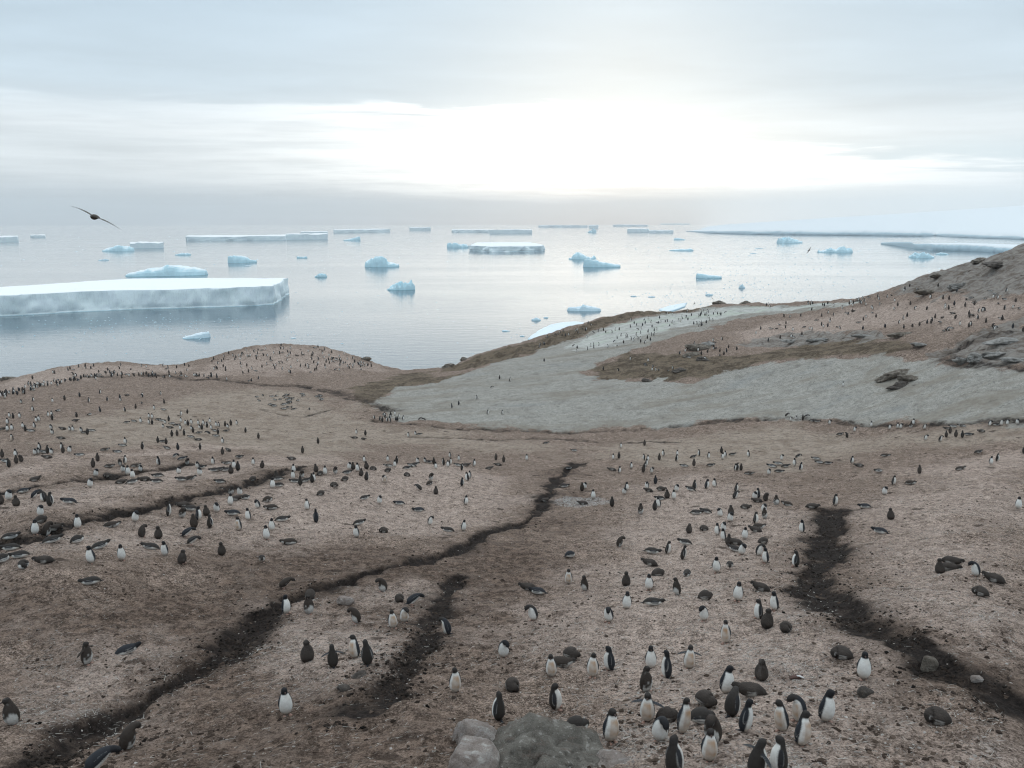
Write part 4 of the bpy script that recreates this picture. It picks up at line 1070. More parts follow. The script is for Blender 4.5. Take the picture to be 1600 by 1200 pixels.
def penguin_parts(pose, colour, sides=18, k=4, sides2=8):
    """list of (verts, tris, colours) closed pieces, to be fused into one skin; plus head frame for the beak, foot places"""
    P, tn, spread, dip = pose_parts(pose)
    fat = 1.06 if colour == 'c' else (1.04 if colour == 'm' else 1.0)
    P = [(p[0], p[1], p[2], p[3] * fat, p[4] * fat) for p in P]
    V, F, s, c, lat = tube(P, sides, k)
    seed = {'a': 1, 's': 2, 'm': 3, 'c': 4, 'd': 5}[colour] * 11
    nz = n3(V, 14, 3, seed); nb = n3(V, 5, 2, seed + 5)
    low = pose in 'PQ'
    edge = (-.26 if low else .12) + .10 * nz
    belly = sstep(edge - .07, edge + .07, c) * sstep(.3, .9, s)
    w = lambda m: m[:, None]
    if colour in 'as' or colour == 'd':
        lim = 5.75 if colour == 'a' else 6.9
        white = belly * (1 - sstep(lim - .25, lim + .25, s + (0 if colour == 'a' else .9 * (1 - np.clip(c, 0, 1)))))
        back = C_BACK if colour != 'd' else np.array((.034, .029, .026))
        col = back + w(white) * (C_WHITE - back)
        hd = sstep(lim - .1, lim + .3, s) if colour == 'a' else sstep(5.6, 6.2, s) * (1 - white)
        col = col + w(hd) * ((C_BLACK if colour == 'a' else np.array((.03, .026, .024))) - col)
        if colour == 's':
            st = white * (sstep(1.3, 2.6, s) * (1 - sstep(4.3, 5.6, s))) * np.clip(sstep(.45, .9, c) * .75 + .9 * nb, 0, .95)
            col = col + w(st) * (C_RUST - col)
            dt = white * (1 - sstep(.8, 2.6, s)) * .75
            col = col + w(dt) * (C_DIRT - col)
        else:
            dt = white * np.clip((1 - sstep(.5, 2.2, s)) * (.75 + .6 * nz) + .22 * sstep(.05, .3, nb), 0, 1)
            col = col + w(np.clip(dt, 0, 1)) * (C_DIRT * .9 - col)
    elif colour == 'm':
        col = np.repeat(C_BROWN[None], len(V), 0)
        pat = belly * sstep(-.02, .14, nb + .12 * (s < 2.2) + .16 * ((s > 5.4) & (s < 7)) - .05)
        col = col + w(pat * .9) * (C_WHITE * .88 - col)
        col = col + w(sstep(7.2, 7.8, s) * .8) * (np.array((.028, .024, .022)) - col)
    else:
        col = np.repeat(C_GREYB[None], len(V), 0)
        col = col * w(1 + .5 * nb) * w(1 - .35 * sstep(6.0, 7.0, s))
        col = col + w(belly * .25 * sstep(0, .2, nb)) * (np.array((.2, .18, .165)) - col)
        if low:
            fl = sstep(-.25, .1, c) * sstep(1.4, 2.0, s) * (1 - sstep(3.6, 4.6, s)) * sstep(-.05, .1, nb + .05)
            col = col + w(fl * .85) * (np.array((.46, .44, .41)) - col)
            col = col + w(sstep(6.6, 7.0, s) * (1 - sstep(7.9, 8.3, s)) * sstep(.1, .4, c)) * (np.array((.4, .38, .36)) - col)
    out = [(V, F, np.clip(col, 0, 1))]
    Pa = np.array(P)
    # flippers
    sh = (Pa[4] + Pa[5]) * .5; tdir = Pa[2, :3] - Pa[5, :3]; tdir /= np.linalg.norm(tdir)
    bel = np.cross(np.array((1., 0, 0)), -tdir)
    L = .235 if colour != 'c' else .20
    for sgn in (-1, 1):
        o = np.array((sgn, 0, 0)) * math.sin(spread) + tdir * math.cos(spread)
        nrm = np.array((sgn, 0, 0)) * math.cos(spread) - tdir * math.sin(spread)
        root = sh[:3] + np.array((sgn, 0, 0)) * sh[3] * .86 - tdir * .02 + bel * (-.01)
        pts = [(*(root + o * L * t + nrm * .012 * math.sin(3.1 * t) + (-bel) * .015 * t), .0155 if t < .9 else .008, wd) for t, wd in ((-.10, .02), (.1, .036), (.35, .042), (.65, .036), (.9, .022), (1.0, .008))]
        v, f, s_, c_, l_ = tube(pts, sides2, 2, xdir=nrm)
        dk = {'a': C_BACK, 's': C_BACK * 1.3, 'd': C_BACK * 1.1, 'm': C_BROWN, 'c': C_GREYB * .8}[colour]
        cc = np.repeat(dk[None], len(v), 0)
        if colour in 'asd':
            cc = cc + w(sstep(.1, .5, -l_ ) * .75) * (C_WHITE * .9 - cc)
        out.append((v, f, cc))
    # tail
    t0 = Pa[0, :3]; td = (t0 - Pa[1, :3]); td[2] = -abs(td[2]) * .4 if not low else td[2] * .3
    td[1] += .05; td /= np.linalg.norm(td)
    tl = .13 if colour not in 'c' else .07
    pts = [(*(t0 - td * .05), .035, .02), (*(t0 + td * .03), .033, .014), (*(t0 + td * tl * .7), .02, .008), (*(t0 + td * tl), .006, .004)]
    for p in range(len(pts)):
        q = list(pts[p]); q[2] = max(q[2], .012); pts[p] = tuple(q)
    v, f, *_ = tube(pts, sides2, 2)
    out.append((v, f, np.repeat((C_BACK if colour in 'asd' else C_BROWN)[None], len(v), 0)))
    # head frame
    hc = (Pa[8, :3] + Pa[7, :3]) * .5; fw = np.cross(np.array((1., 0, 0)), Pa[9, :3] - Pa[6, :3]); fw /= np.linalg.norm(fw)
    up = Pa[9, :3] - Pa[6, :3]; up /= np.linalg.norm(up)
    if pose in 'PQ' or pose in 'NMW':
        fw = Pa[10, :3] - Pa[7, :3]; fw /= np.linalg.norm(fw); up = np.array((0, 0, 1.)) - fw * fw[2]; up /= np.linalg.norm(up)
        tipc = Pa[9, :3]
    else:
        a = math.radians(tn); fw = fw * math.cos(a) + np.array((1., 0, 0)) * math.sin(a); fw = fw - up * dip * .5; fw /= np.linalg.norm(fw)
        tipc = hc + fw * .05 + up * .012
    feet = [(sgn * .055, -.035) for sgn in (-1, 1)] if pose not in 'PQ' else []
    return out, tipc, fw, feet
def beak_piece(tipc, fw, colour):
    L = .062 if colour != 'c' else .05
    pts = [(*(tipc - fw * .015), .022, .022), (*(tipc + fw * .02), .017, .02), (*(tipc + fw * L * .7), .010, .013), (*(tipc + fw * L - np.array((0, 0, .006))), .004, .004)]
    v, f, *_ = tube(pts, 8, 2, xdir=(1, 0, .01) if abs(fw[0]) < .8 else (0, 1, 0))
    return v, f
def foot_piece():
    v = [(-.022,.03,.018),(.022,.03,.018),(-.042,-.06,.004),(-.028,-.045,.004),(0,-.082,.004),(.028,-.045,.004),(.042,-.06,.004),(0,.0,.03),(-.022,.03,0),(.022,.03,0),(0,-.04,.022),(-.03,-.03,.018),(.03,-.03,.018)]
    f = [(0,7,1),(0,11,7),(7,12,1),(7,11,10),(7,10,12),(11,2,3),(11,3,10),(10,3,4),(10,4,5),(10,5,12),(12,5,6),(0,8,11),(8,2,11),(1,12,9),(9,12,6),(8,3,2),(8,4,3),(8,9,4),(9,5,4),(9,6,5),(0,1,8),(1,9,8)]
    return np.array(v, float), np.array(f)
def penguin_material():
    mt, n = material('feathers_and_down')
    a = n.n('ShaderNodeAttribute'); a.attribute_name = 'plumage'
    tco = n.n('ShaderNodeTexCoord').outputs['Object']
    n1, n2 = n.noise(tco, 16, 4, .7), n.noise(tco, 60, 3, .7)
    f = n.m('ADD', .62, n.m('ADD', n.m('MULTIPLY', n1, .5), n.m('MULTIPLY', n2, .26)))
    n.l(n.mix(1.0, a.outputs['Color'], n.comb(f, f, f), 'MULTIPLY'), n.bsdf.inputs['Base Color'])
    n.bsdf.inputs['Roughness'].default_value = .72
    n.bsdf.inputs['Specular IOR Level'].default_value = .22
    bump(n, n.m('ADD', n1, n2), .5, .012)
    return mt
M_PENG = penguin_material()
def plain(name, c, r=.6):
    mt, n = material(name)
    tco = n.n('ShaderNodeTexCoord').outputs['Object']
    k = n.noise(tco, 30, 3, .6)
    n.l(n.mix(k, tuple(x * .75 for x in c), tuple(min(1, x * 1.25) for x in c)), n.bsdf.inputs['Base Color'])
    n.bsdf.inputs['Roughness'].default_value = r
    return mt
M_BEAK, M_FOOT = plain('beak_horn', (.05, .026, .02), .45), plain('foot_skin', (.33, .20, .155), .6)
M_WINGB, M_WHITEF = plain('brown_feathers', (.045, .035, .028), .7), plain('white_feathers', (.55, .55, .54), .7)

def join(parts):
    V, F, C, k = [], [], [], 0
    for v, f, c in parts:
        V.append(v); F.append(f + k); C.append(c); k += len(v)
    return np.concatenate(V), np.concatenate(F), np.concatenate(C)
def fuse(name, parts, voxel, fuzz=0.0):
    """one continuous skin from overlapping closed pieces, colours carried over from the closest piece"""
    V, F, C = join(parts)
    me = mesh_np(name + '_draft', V, F)
    o = bpy.data.objects.new('draft', me); COL.objects.link(o)
    r = o.modifiers.new('r', 'REMESH'); r.mode = 'VOXEL'; r.voxel_size = voxel; r.use_smooth_shade = True
    s = o.modifiers.new('s', 'SMOOTH'); s.factor = .45; s.iterations = 2
    dg = bpy.context.evaluated_depsgraph_get()
    out = bpy.data.meshes.new_from_object(o.evaluated_get(dg)); out.name = name
    kd = kdtree.KDTree(len(V))
    for i, p in enumerate(V):
        kd.insert(p, i)
    kd.balance()
    co = np.empty(len(out.vertices) * 3, np.float32); out.vertices.foreach_get('co', co); co = co.reshape(-1, 3)
    if fuzz:
        nr_ = np.empty(len(co) * 3, np.float32); out.vertices.foreach_get('normal', nr_); nr_ = nr_.reshape(-1, 3)
        co2 = co + nr_ * (fuzz * (n3(co, 42, 3, 3) + .8 * rng.normal(size=len(co))))[:, None]
        out.vertices.foreach_set('co', co2.astype(np.float32).ravel()); out.update()
    cc = np.empty((len(co), 4), np.float32); cc[:, 3] = 1
    for i, p in enumerate(co):
        nb = kd.find_n(p, 3); wsum = 0; acc = np.zeros(3)
        for _, idx, dist in nb:
            w = 1 / (dist + .004) ** 2; acc += C[idx] * w; wsum += w
        cc[i, :3] = acc / wsum
    point_col(out, 'plumage', cc)
    out.materials.clear(); out.materials.append(M_PENG)
    bpy.data.objects.remove(o); bpy.data.meshes.remove(me)
    return out
_bodies = {}
def body(pose, colour, near):
    key = (pose, colour, near)
    if key not in _bodies:
        parts, tipc, fw, feet = penguin_parts(pose, colour)
        beak = beak_piece(tipc, fw, colour)
        if not near:
            parts = parts + [(beak[0], beak[1], np.repeat(np.array((.045, .025, .02))[None], len(beak[0]), 0))]
        me = fuse('penguin_body', parts, .0105 if near else .0165, {'c': .0055, 'm': .004}.get(colour, .0012))
        bm_ = None
        if near:
            bm_ = mesh_np('beak', *beak); bm_.materials.append(M_BEAK)
        _bodies[key] = (me, bm_, feet)
    return _bodies[key]
_fv, _ff = foot_piece()
FOOT = mesh_np('foot', _fv, _ff); FOOT.materials.append(M_FOOT)

TILES = {}
def birds(u0, v0, txt):
    out = []
    for e in txt.split(';'):
        e = e.split()
        if not e: continue
        out.append((u0 + float(e[0]) / 5.0, v0 + float(e[1]) / 5.0, e[2], e[3], e[4] if len(e) > 4 else '?'))
    return out
LIST = []
LIST += birds(0, 960, '685 385 X m FR;1000 305 P a R;105 860 V m FL;1000 1050 N m R;770 1225 W a R')
LIST += birds(320, 960, '640 780 S a F;800 365 K c B;1005 408 X d B;1170 342 V s FL;1275 390 U d B;1185 68 M m FL;1475 105 S s F;1560 62 N s F')
LIST += birds(640, 960, '290 155 M s L;735 335 N a F;965 45 M d FL;1110 488 S s F;1185 408 P m R;1262 338 Q c FR;1430 485 U s F;1560 432 V a L;355 608 V s F;800 592 Q c F;690 822 V d BL;1150 738 S d R;1305 905 Q d R;1570 990 S s FR;1555 58 N a FL')
LIST += birds(960, 960, '700 50 M a F;1185 105 K c B;1122 36 S d L;1335 135 Q c F;868 222 T s F;285 420 S a F;400 495 T a L;580 420 X s F;250 602 U m FR;870 615 U a FR;1135 510 K c L;1060 637 P c L;710 702 Q c FR;255 832 X s F;410 832 Q c R;345 986 N a F;535 930 T s FR;680 845 Q d R;920 790 N d BR;1020 918 T a R;765 1005 N m FL;740 1142 S s F;1310 908 V s FL;1430 838 M s FL;1468 1022 U s FR;475 1245 U d BR;1100 1262 X d BR;1270 1235 V d L')
LIST += birds(1280, 960, '345 505 S a F;50 832 U a FR;180 345 Q c L;925 850 Q c L;45 800 P c L' .replace(';45 800 P c L', ''))
LIST += birds(0, 720, '70 308 N a F;130 355 K c B;185 250 P a R;280 295 W a R;340 322 N d L;395 352 S d BR;5 338 K c B;540 335 P a L;705 208 N a F;320 432 N a F;320 482 Q c R;275 577 S a F;370 588 N m R;420 548 P c R;80 612 P d R;610 528 S a F;870 522 P m R;1055 476 N a F;1320 432 T d R;1435 365 P c L;1425 442 N m F;1490 390 P d L;1555 462 S a R;1115 597 N c R;1235 606 K c BL;1175 692 P d L;1290 742 S a FL;1425 806 K c FR;1460 595 W a R;1500 662 W d R;1520 525 S m B;85 698 P d L;155 758 P d L;410 637 P d R;605 642 Q d R;785 687 P d R;715 800 S a FL;955 776 S a F;345 802 P c L;185 840 Q d F;20 792 Q d R;710 962 P d L')
LIST += birds(320, 720, '200 347 S a F;245 310 P c R;275 272 N d F;315 302 Q d R;205 262 N m F;95 402 N a F;15 427 K c B;45 522 U d BR;220 425 P a L;340 466 S a FL;415 372 N a FL;490 322 Q m R;520 382 P m L;265 542 S s FL;525 547 U a F;605 472 P d R;485 617 S a F;660 655 P m L;800 382 V d FL;870 482 T a B;905 268 Q c R;1010 202 Q c L;1095 157 Q c R;1265 152 N d BR;1405 172 M s F;1250 303 P d R;1365 342 N a F;1520 347 P a L;1205 503 P d R;1185 596 S a FL;1395 563 Q c L;135 736 K c B;450 802 W d F;625 998 W m R;825 1072 Q c B;1390 1022 M m FL;1520 1100 Q c F;640 1195 S a FR;815 1195 S m F;690 142 S a F;745 192 S d B;705 172 P d L;850 162 S a F;840 170 S d B;530 217 S a F;578 205 P d L;375 157 Q c R;790 164 P d R;940 112 S a F;1020 102 N m F')
LIST += birds(640, 720, '165 152 N m F;75 232 W d BL;155 190 Q m R;205 262 K c B;410 197 S a BR;450 156 S d L;470 137 S a FL;440 346 S a FR;70 398 P a L;160 502 N d FR;300 555 P d L;420 547 S a FR;1345 236 S m B;1368 222 N a F;1435 296 S a F;1355 343 P c L;1580 357 X d B;1060 322 P c R;1210 208 P d R;1250 755 Q a R;1240 962 S s F;1370 1012 U m FL;925 1008 P c L;1000 1044 P a L;25 1132 W a R')
LIST += birds(960, 720, '40 97 S a FR;130 62 S a FR;235 72 S d R;225 92 K c B;290 97 N d F;320 182 S a B;75 262 N a F;95 232 S a FR;250 217 N a FL;265 243 P c L;365 232 P c R;410 292 K c B;465 302 S a F;485 242 N a F;625 227 S d BR;595 233 P d L;720 217 S a R;780 207 S a FL;315 387 S d B;345 362 S a FL;355 308 P d L;205 418 S m FR;640 418 P d R;715 408 P d L;825 438 M a F;910 422 K c B;905 477 N a F;950 242 S d R;940 297 N d R;1095 302 N a F;1120 292 S a L;1115 323 P c L;1180 314 N c F;1265 342 K m F;1350 353 P m L;1545 374 P c R;1025 375 P c R;1165 402 N a F;1175 452 S m F;1105 492 S d R;580 567 K c F;700 548 Q c L;800 582 S a FL;850 557 N a F;850 622 S a FL;890 657 K c B;1015 612 S a F;1125 534 P m R;1100 558 P c L;1160 648 Q c R;1460 562 S a FL;945 654 P c L;940 706 P d L;990 734 N a F;1130 742 N d FR;1180 797 S a FL;40 672 N m R;415 727 S d R;535 772 T d R;550 654 P d L;295 725 P d R;275 818 P c L;340 898 Q c R;565 902 P d F;800 872 U a F;900 852 W d F;1410 827 S d L;90 977 K c B;270 1007 S a F;490 1047 V m FL;95 1156 S a F;300 1130 P d R;710 1084 Q c R;960 1092 S a F;1140 1015 P c L;1250 1167 S a FL')
LIST += birds(1280, 720, '580 187 S d R;510 267 N a F;125 347 S d R;355 369 P a L;560 457 K c B;475 569 P a L;710 184 P m R;1100 72 P m R;780 102 K c B;460 89 P d L;1555 377 S a F;945 882 K c B;1035 805 P c R;1015 858 P c R;1220 902 M a FL;1365 948 P c L;1260 1052 Q c L')
LIST += birds(0, 520, '60 716 S a F;60 770 S a F;95 766 S a F;20 762 P c R;180 746 S a F;200 771 S d B;245 775 P d L;270 746 S a F;305 697 S a F;285 702 S a F;405 652 S a F;410 682 S d B;75 662 S a F;155 667 S a F;400 757 N a F;410 797 N a F;490 757 P c L;545 772 N d F;570 772 S a F;590 693 P c R;635 782 N a F;665 787 P m R;685 797 S d B;720 772 P d L;480 833 P c L;95 847 S s F;20 977 K c B;70 1056 S d L;45 1014 P d L;130 1026 K c B;125 972 S a F;165 1012 N c F;310 917 S a F;275 957 N a F;300 952 N a F;345 944 P d L;375 946 S d B;405 952 N a F;370 984 P c L;485 917 S a F;495 942 K c B;545 942 N a F;625 964 P d L;730 1052 K c B;765 1007 K c B;820 924 P m R;920 940 P a L;855 1055 P m R;940 1042 N m F;980 1027 S d R;1060 1050 P m R;1100 1087 N a F;965 1092 N d F;1000 1112 S a F;1040 1137 S a F;750 1127 N a F;840 1134 Q c L;980 872 S a F;960 888 P d L;1115 912 S d B;1235 862 S d B;1270 858 P d R;1300 872 S d B;1305 909 P m L;1390 917 S a BL;1565 912 S d B;1370 987 W a R;1425 994 P a R;1240 1037 S a FL;1465 1037 N m F;1400 1102 N a F;1545 1062 N a F;1575 1058 P d R;1565 1117 N a F;1235 1129 P d L;1130 1159 P c L;1225 1174 P d L;1035 1179 P d R;945 1179 P c R;1420 1159 P d L;1485 1149 P m R;275 1159 P c R')
LIST += birds(0, 520, '1165 667 S a F;1190 672 S a F;1165 717 S a F;1190 717 S d B;1235 684 P d R;1265 694 P d L;1290 712 N a F;1275 747 N a F;1320 692 S d B;1345 718 P d L;1380 728 P d R;1415 702 S a F;1450 722 S a F;1470 727 S d B;1495 717 S a F;1330 748 P c L;1410 762 S a F;1440 802 S d B;1385 807 K c B;1345 812 S d B;1495 762 N a F;1510 782 S d B;1555 788 P d R;1550 722 S a F;1590 722 S a F;1560 752 N a F;1580 757 S d B;1100 707 S a F;1050 698 P d L;990 708 P d R;1495 823 P d L;1550 843 P c L;1415 652 S d R;1465 632 S d B;1205 602 S a F;1280 608 P d L')
LIST += birds(320, 520, '15 737 S a F;40 707 S a F;50 757 S a F;90 737 S a F;110 737 S a F;20 742 S d B;30 802 W d L;105 792 S d B;160 732 K c B;180 747 N a F;205 727 K c B;250 722 S a F;80 773 P d L;165 773 P d R;90 813 P d L;320 782 N d B;420 827 K c B;140 867 S a F;140 952 K c B;185 928 P c L;270 978 P d R;65 1032 S a F;175 1030 P m L;230 1062 S a F;205 1097 K c B;260 1077 S d B;75 1084 P d L;115 1079 P d R;165 1080 P d R;380 1037 S a F;450 1057 K c FR;120 1174 P d L;560 1137 K c B;575 1154 P d L;695 1092 S a F;760 1132 N m F;870 1087 K c B;900 1114 Q c R;1130 1067 N a F;1110 1104 P d R;1160 1067 K c B;1195 1087 S a FL;1220 1117 K c B;1265 1062 K c B;1245 1012 S a F;1430 1007 S a F;1500 1022 S d B;1435 1049 P m L;1485 1052 S a F;1430 1087 Q c R;1315 1073 Q c L;1580 1068 P d R;1580 1122 Q c L;680 993 P c L;765 942 K c B;885 867 S d BL;1185 792 S a F;1255 802 S d B;1170 828 P c L;1240 838 P c R;1590 817 S a FL')
LIST += birds(640, 520, '315 977 S a FL;385 1002 S a F;60 1022 N a F;120 1017 N a F;150 1017 P d R;205 1067 S a F;190 1028 S d B;265 1036 S d BL;300 1052 S a F;320 1032 S d R;380 1044 P d L;410 1077 S d BR;440 1044 P c R;505 1047 S a FR;675 997 K c B;735 1012 K c B;690 1039 P c L;620 1069 P c R;915 1000 S a F;20 1049 P d L;40 1039 P d R;1590 992 S a F;1240 1069 P d R;1285 928 P d L;1065 868 P d R;1580 1079 P c L;610 640 S a R;725 640 S a FR;80 687 W d R;115 690 W d L;45 802 N a F;75 799 P d R')
LIST += birds(960, 520, '50 902 S a FR;35 982 S d B;235 882 K c B;380 967 S a FL;350 997 K c B;230 997 S d L;260 1007 S a FR;250 1042 S a R;290 1100 N d F;485 1007 S d R;490 962 S a F;615 977 P d R;660 962 S d L;735 987 S a FR;835 942 S d B;865 972 S a FL;845 992 S a F;920 958 P d R;1045 972 S a FL;620 1042 K c B;545 1049 P d L;750 1043 P d R;945 1080 S a FR;960 1080 S d R;988 1077 S d B;1050 1109 P m R;1205 1112 N a F;1285 1094 P d R;1230 1053 P a L;1280 1034 P d L;1335 1053 P d R;1305 997 N a F;1405 1042 S a FL;1430 987 W d R;1455 1077 S a FR;1575 993 P d L;1345 660 W d R;1375 695 N d F;1415 682 N d F;1470 687 S d B;1495 672 W d R;1545 698 P d R;1580 703 P d R')
LIST += birds(1280, 520, '80 717 N a F;405 737 S a F;275 777 N a F;215 822 N d B;160 803 P d R;550 757 N a F;610 752 S a F;635 752 N a F;735 727 S a FL;715 747 K m F;820 758 N d F;830 842 N a F;945 852 N d R;990 818 K c B;1020 788 K c B;1000 758 P c L;1045 743 P d L;1065 818 K c B;1115 822 S d B;1165 804 P a R;1115 738 P m L;1330 732 N a F;1380 728 P d R;1420 728 N d F;1465 722 N a F;1545 718 N a F;1265 778 P c L;1240 944 P d R;1340 1032 S a F;1390 1007 S d R;1597 947 S d B;515 969 P m R;255 1022 S a FR;310 1049 P c L;0 1024 P d L;65 1029 P d R;185 422 S a F')
ANG = {'F': 0, 'FR': 45, 'R': 90, 'BR': 135, 'B': 180, 'BL': -135, 'L': -90, 'FL': -45}

rows = []
for (u, v, p, c, f) in LIST:
    g = on_ground(u, v)
    dist = (g - Vector((0, 0, CAM_H))).length
    tall = {'P': .5, 'Q': .5, 'W': .8}.get(p, 1.0)
    rows.append([u, v, p, c, f, g, dist, FPX * .66 / dist * tall])
rows.sort(key=lambda r: r[6])
NEAR, FAR = rows[:298], rows[298:]

# ---- what each one looks like, and where it stands
LOOK_C = {'a': 'black-and-white', 's': 'rust-stained', 'm': 'patchy moulting', 'c': 'fluffy grey-brown', 'd': 'dark-backed'}
LOOK_P = {'S': 'standing', 'U': 'standing', 'V': 'standing', 'T': 'stretched upright', 'N': 'preening', 'M': 'preening', 'W': 'stooping', 'X': 'with spread flippers', 'P': 'lying flat', 'Q': 'curled up', 'K': 'standing'}
LOOK_F = {'F': 'front-on', 'FR': 'half-turned', 'FL': 'half-turned', 'R': 'side-on', 'L': 'side-on', 'B': 'back-turned', 'BR': 'back-turned', 'BL': 'back-turned'}
# picture regions (u0, v0, u1, v1), where, counted from which end ('+' from small u)
PLACES = [
 (640, 1085, 960, 1260, 'touching the big boulder', '+', 'pink rocks'),
 (960, 1075, 1330, 1260, 'in the crowd beside the boulder', '+', 'boulder'),
 (960, 985, 1330, 1075, 'just behind the boulder-side crowd', '+', 'boulder side'),
 (640, 985, 960, 1085, 'between boulder and muddy trench', '+', 'trench'),
 (1280, 985, 1640, 1260, 'by the dark muddy trench', '+', 'crowd'),
 (420, 930, 720, 1100, 'on the mound between trenches', '+', 'long trench'),
 (-60, 985, 420, 1260, 'along the lower long trench', '+', 'the edge'),
 (720, 870, 1020, 985, 'on the slope above the boulder', '+', 'trench'),
 (1020, 870, 1260, 985, 'mid slope straight above the crowd', '+', 'boulder side'),
 (940, 800, 1090, 870, 'below the white pebble patch', '+', 'pebbles'),
 (1090, 800, 1260, 870, 'in the upper slope gathering', '+', 'pebble side'),
 (860, 730, 1010, 800, 'around the white pebble patch', '+', 'gully'),
 (1010, 745, 1130, 800, 'on the rise past the pebbles', '+', 'pebbles'),
 (1130, 745, 1290, 800, 'at the head of the broad trench', '+', 'pebble side'),
 (1290, 800, 1640, 985, 'past the broad muddy trench', '+', 'trench'),
 (1290, 730, 1640, 800, 'on the bare slope past the trench', '+', 'trench'),
 (0, 825, 330, 930, 'on the bank above the long trench', '+', 'the edge'),
 (330, 825, 720, 960, 'on the bare trench bank', '+', 'stone ridge'),
 (-60, 790, 170, 825, 'where the upper gully starts', '+', 'the edge'),
 (170, 775, 330, 845, 'beside the dark upper gully', '+', 'gully start'),
 (330, 775, 500, 845, 'on the ridge beyond the upper gully', '+', 'gully'),
 (500, 775, 860, 870, 'on the rounded mound over the trench', '+', 'ridge'),
 (-60, 760, 170, 825, 'between the two upper gullies', '+', 'the edge'),
 (330, 755, 500, 800, 'on the upper ridge shoulder', '+', 'gully'),
 (500, 745, 860, 800, 'on top of the rounded mound', '+', 'ridge'),
 (410, 725, 520, 760, 'in the knot at the ridge top', '+', 'gully'),
 (520, 700, 660, 750, 'in the row on the mound crest', '+', 'ridge knot'),
 (660, 690, 860, 750, 'at the mound crest end', '+', 'crest row'),
 (170, 730, 410, 775, 'along the second gully', '+', 'gully start'),
 (-60, 690, 170, 775, 'along the thin upper gully', '+', 'the edge'),
 (170, 690, 410, 745, 'above the thin upper gully', '+', 'gully start'),
 (860, 690, 1060, 745, 'on the flat before the gravel', '+', 'gully'),
 (1060, 690, 1240, 745, 'on the open flat above the slope', '+', 'pebble side'),
 (1240, 690, 1640, 745, 'on the flat before the rocky hill', '+', 'gravel line'),
 (-100, 0, 1700, 700, 'on the valley flat', '+', 'the edge')]
def label_all():
    items = {}
    for i, r in enumerate(NEAR):
        u, v, p, c, f = r[:5]
        where = min(PLACES, key=lambda pl: math.hypot(max(pl[0] - u, 0, u - pl[2]), 2 * max(pl[1] - v, 0, v - pl[3])))
        what = 'chick' if c == 'c' else 'penguin'
        if p in 'SUVTK':
            look = f'{LOOK_C[c]} {what} {LOOK_P[p]} ' + LOOK_F[f]
        else:
            look = f'{LOOK_C[c]} {what} {LOOK_P[p]}'
        items.setdefault((look, where), []).append((u, i))
    ords = ['first', 'second', 'third', 'fourth', 'fifth', 'sixth', 'seventh', 'eighth', 'ninth', 'tenth', 'eleventh', 'twelfth']
    lab = {}
    for (look, where), L in items.items():
        L.sort()
        for k, (u, i) in enumerate(L):
            lab[i] = f'{look} {where[4]}' + ('' if len(L) == 1 else f', {ords[k]} from {where[6]}')
    return lab
LAB = label_all()
G_P, G_C = 'penguins of the colony on the slope', 'chicks of the colony on the slope'
for i, (u, v, p, c, f, g, dist, hpx) in enumerate(NEAR):
    near = i < 130
    me, bk, feet = body(p, c, near)
    o = bpy.data.objects.new('penguin_chick' if c == 'c' else 'penguin', me); COL.objects.link(o)
    s = rng.uniform(.97, 1.08) * (1.0 if c != 'c' else .98)
    if p in 'PQ': s *= .92
    o.location = (g.x, g.y, g.z - .012); w_ = rng.uniform(1.0, 1.12)
    o.scale = (s * w_, s * w_ * (.93 if p == 'P' else 1), s * (1.16 if p == 'P' else 1))
    o.rotation_euler = (rng.normal(0, .05), rng.normal(0, .05), math.radians(ANG.get(f, 0) + rng.normal(0, 9)) - math.atan2(g.x, g.y))
    tag(o, LAB[i], 'penguin chick' if c == 'c' else 'penguin', G_C if c == 'c' else G_P)
    if near:
        b = bpy.data.objects.new('beak', bk); COL.objects.link(b); b.parent = o
        for fx, fy in feet:
            q = bpy.data.objects.new('foot', FOOT); COL.objects.link(q); q.parent = o
            q.location = (fx, fy - (.02 if p != 'W' else -.08), 0.004); q.rotation_euler = (0, 0, fx * 3)

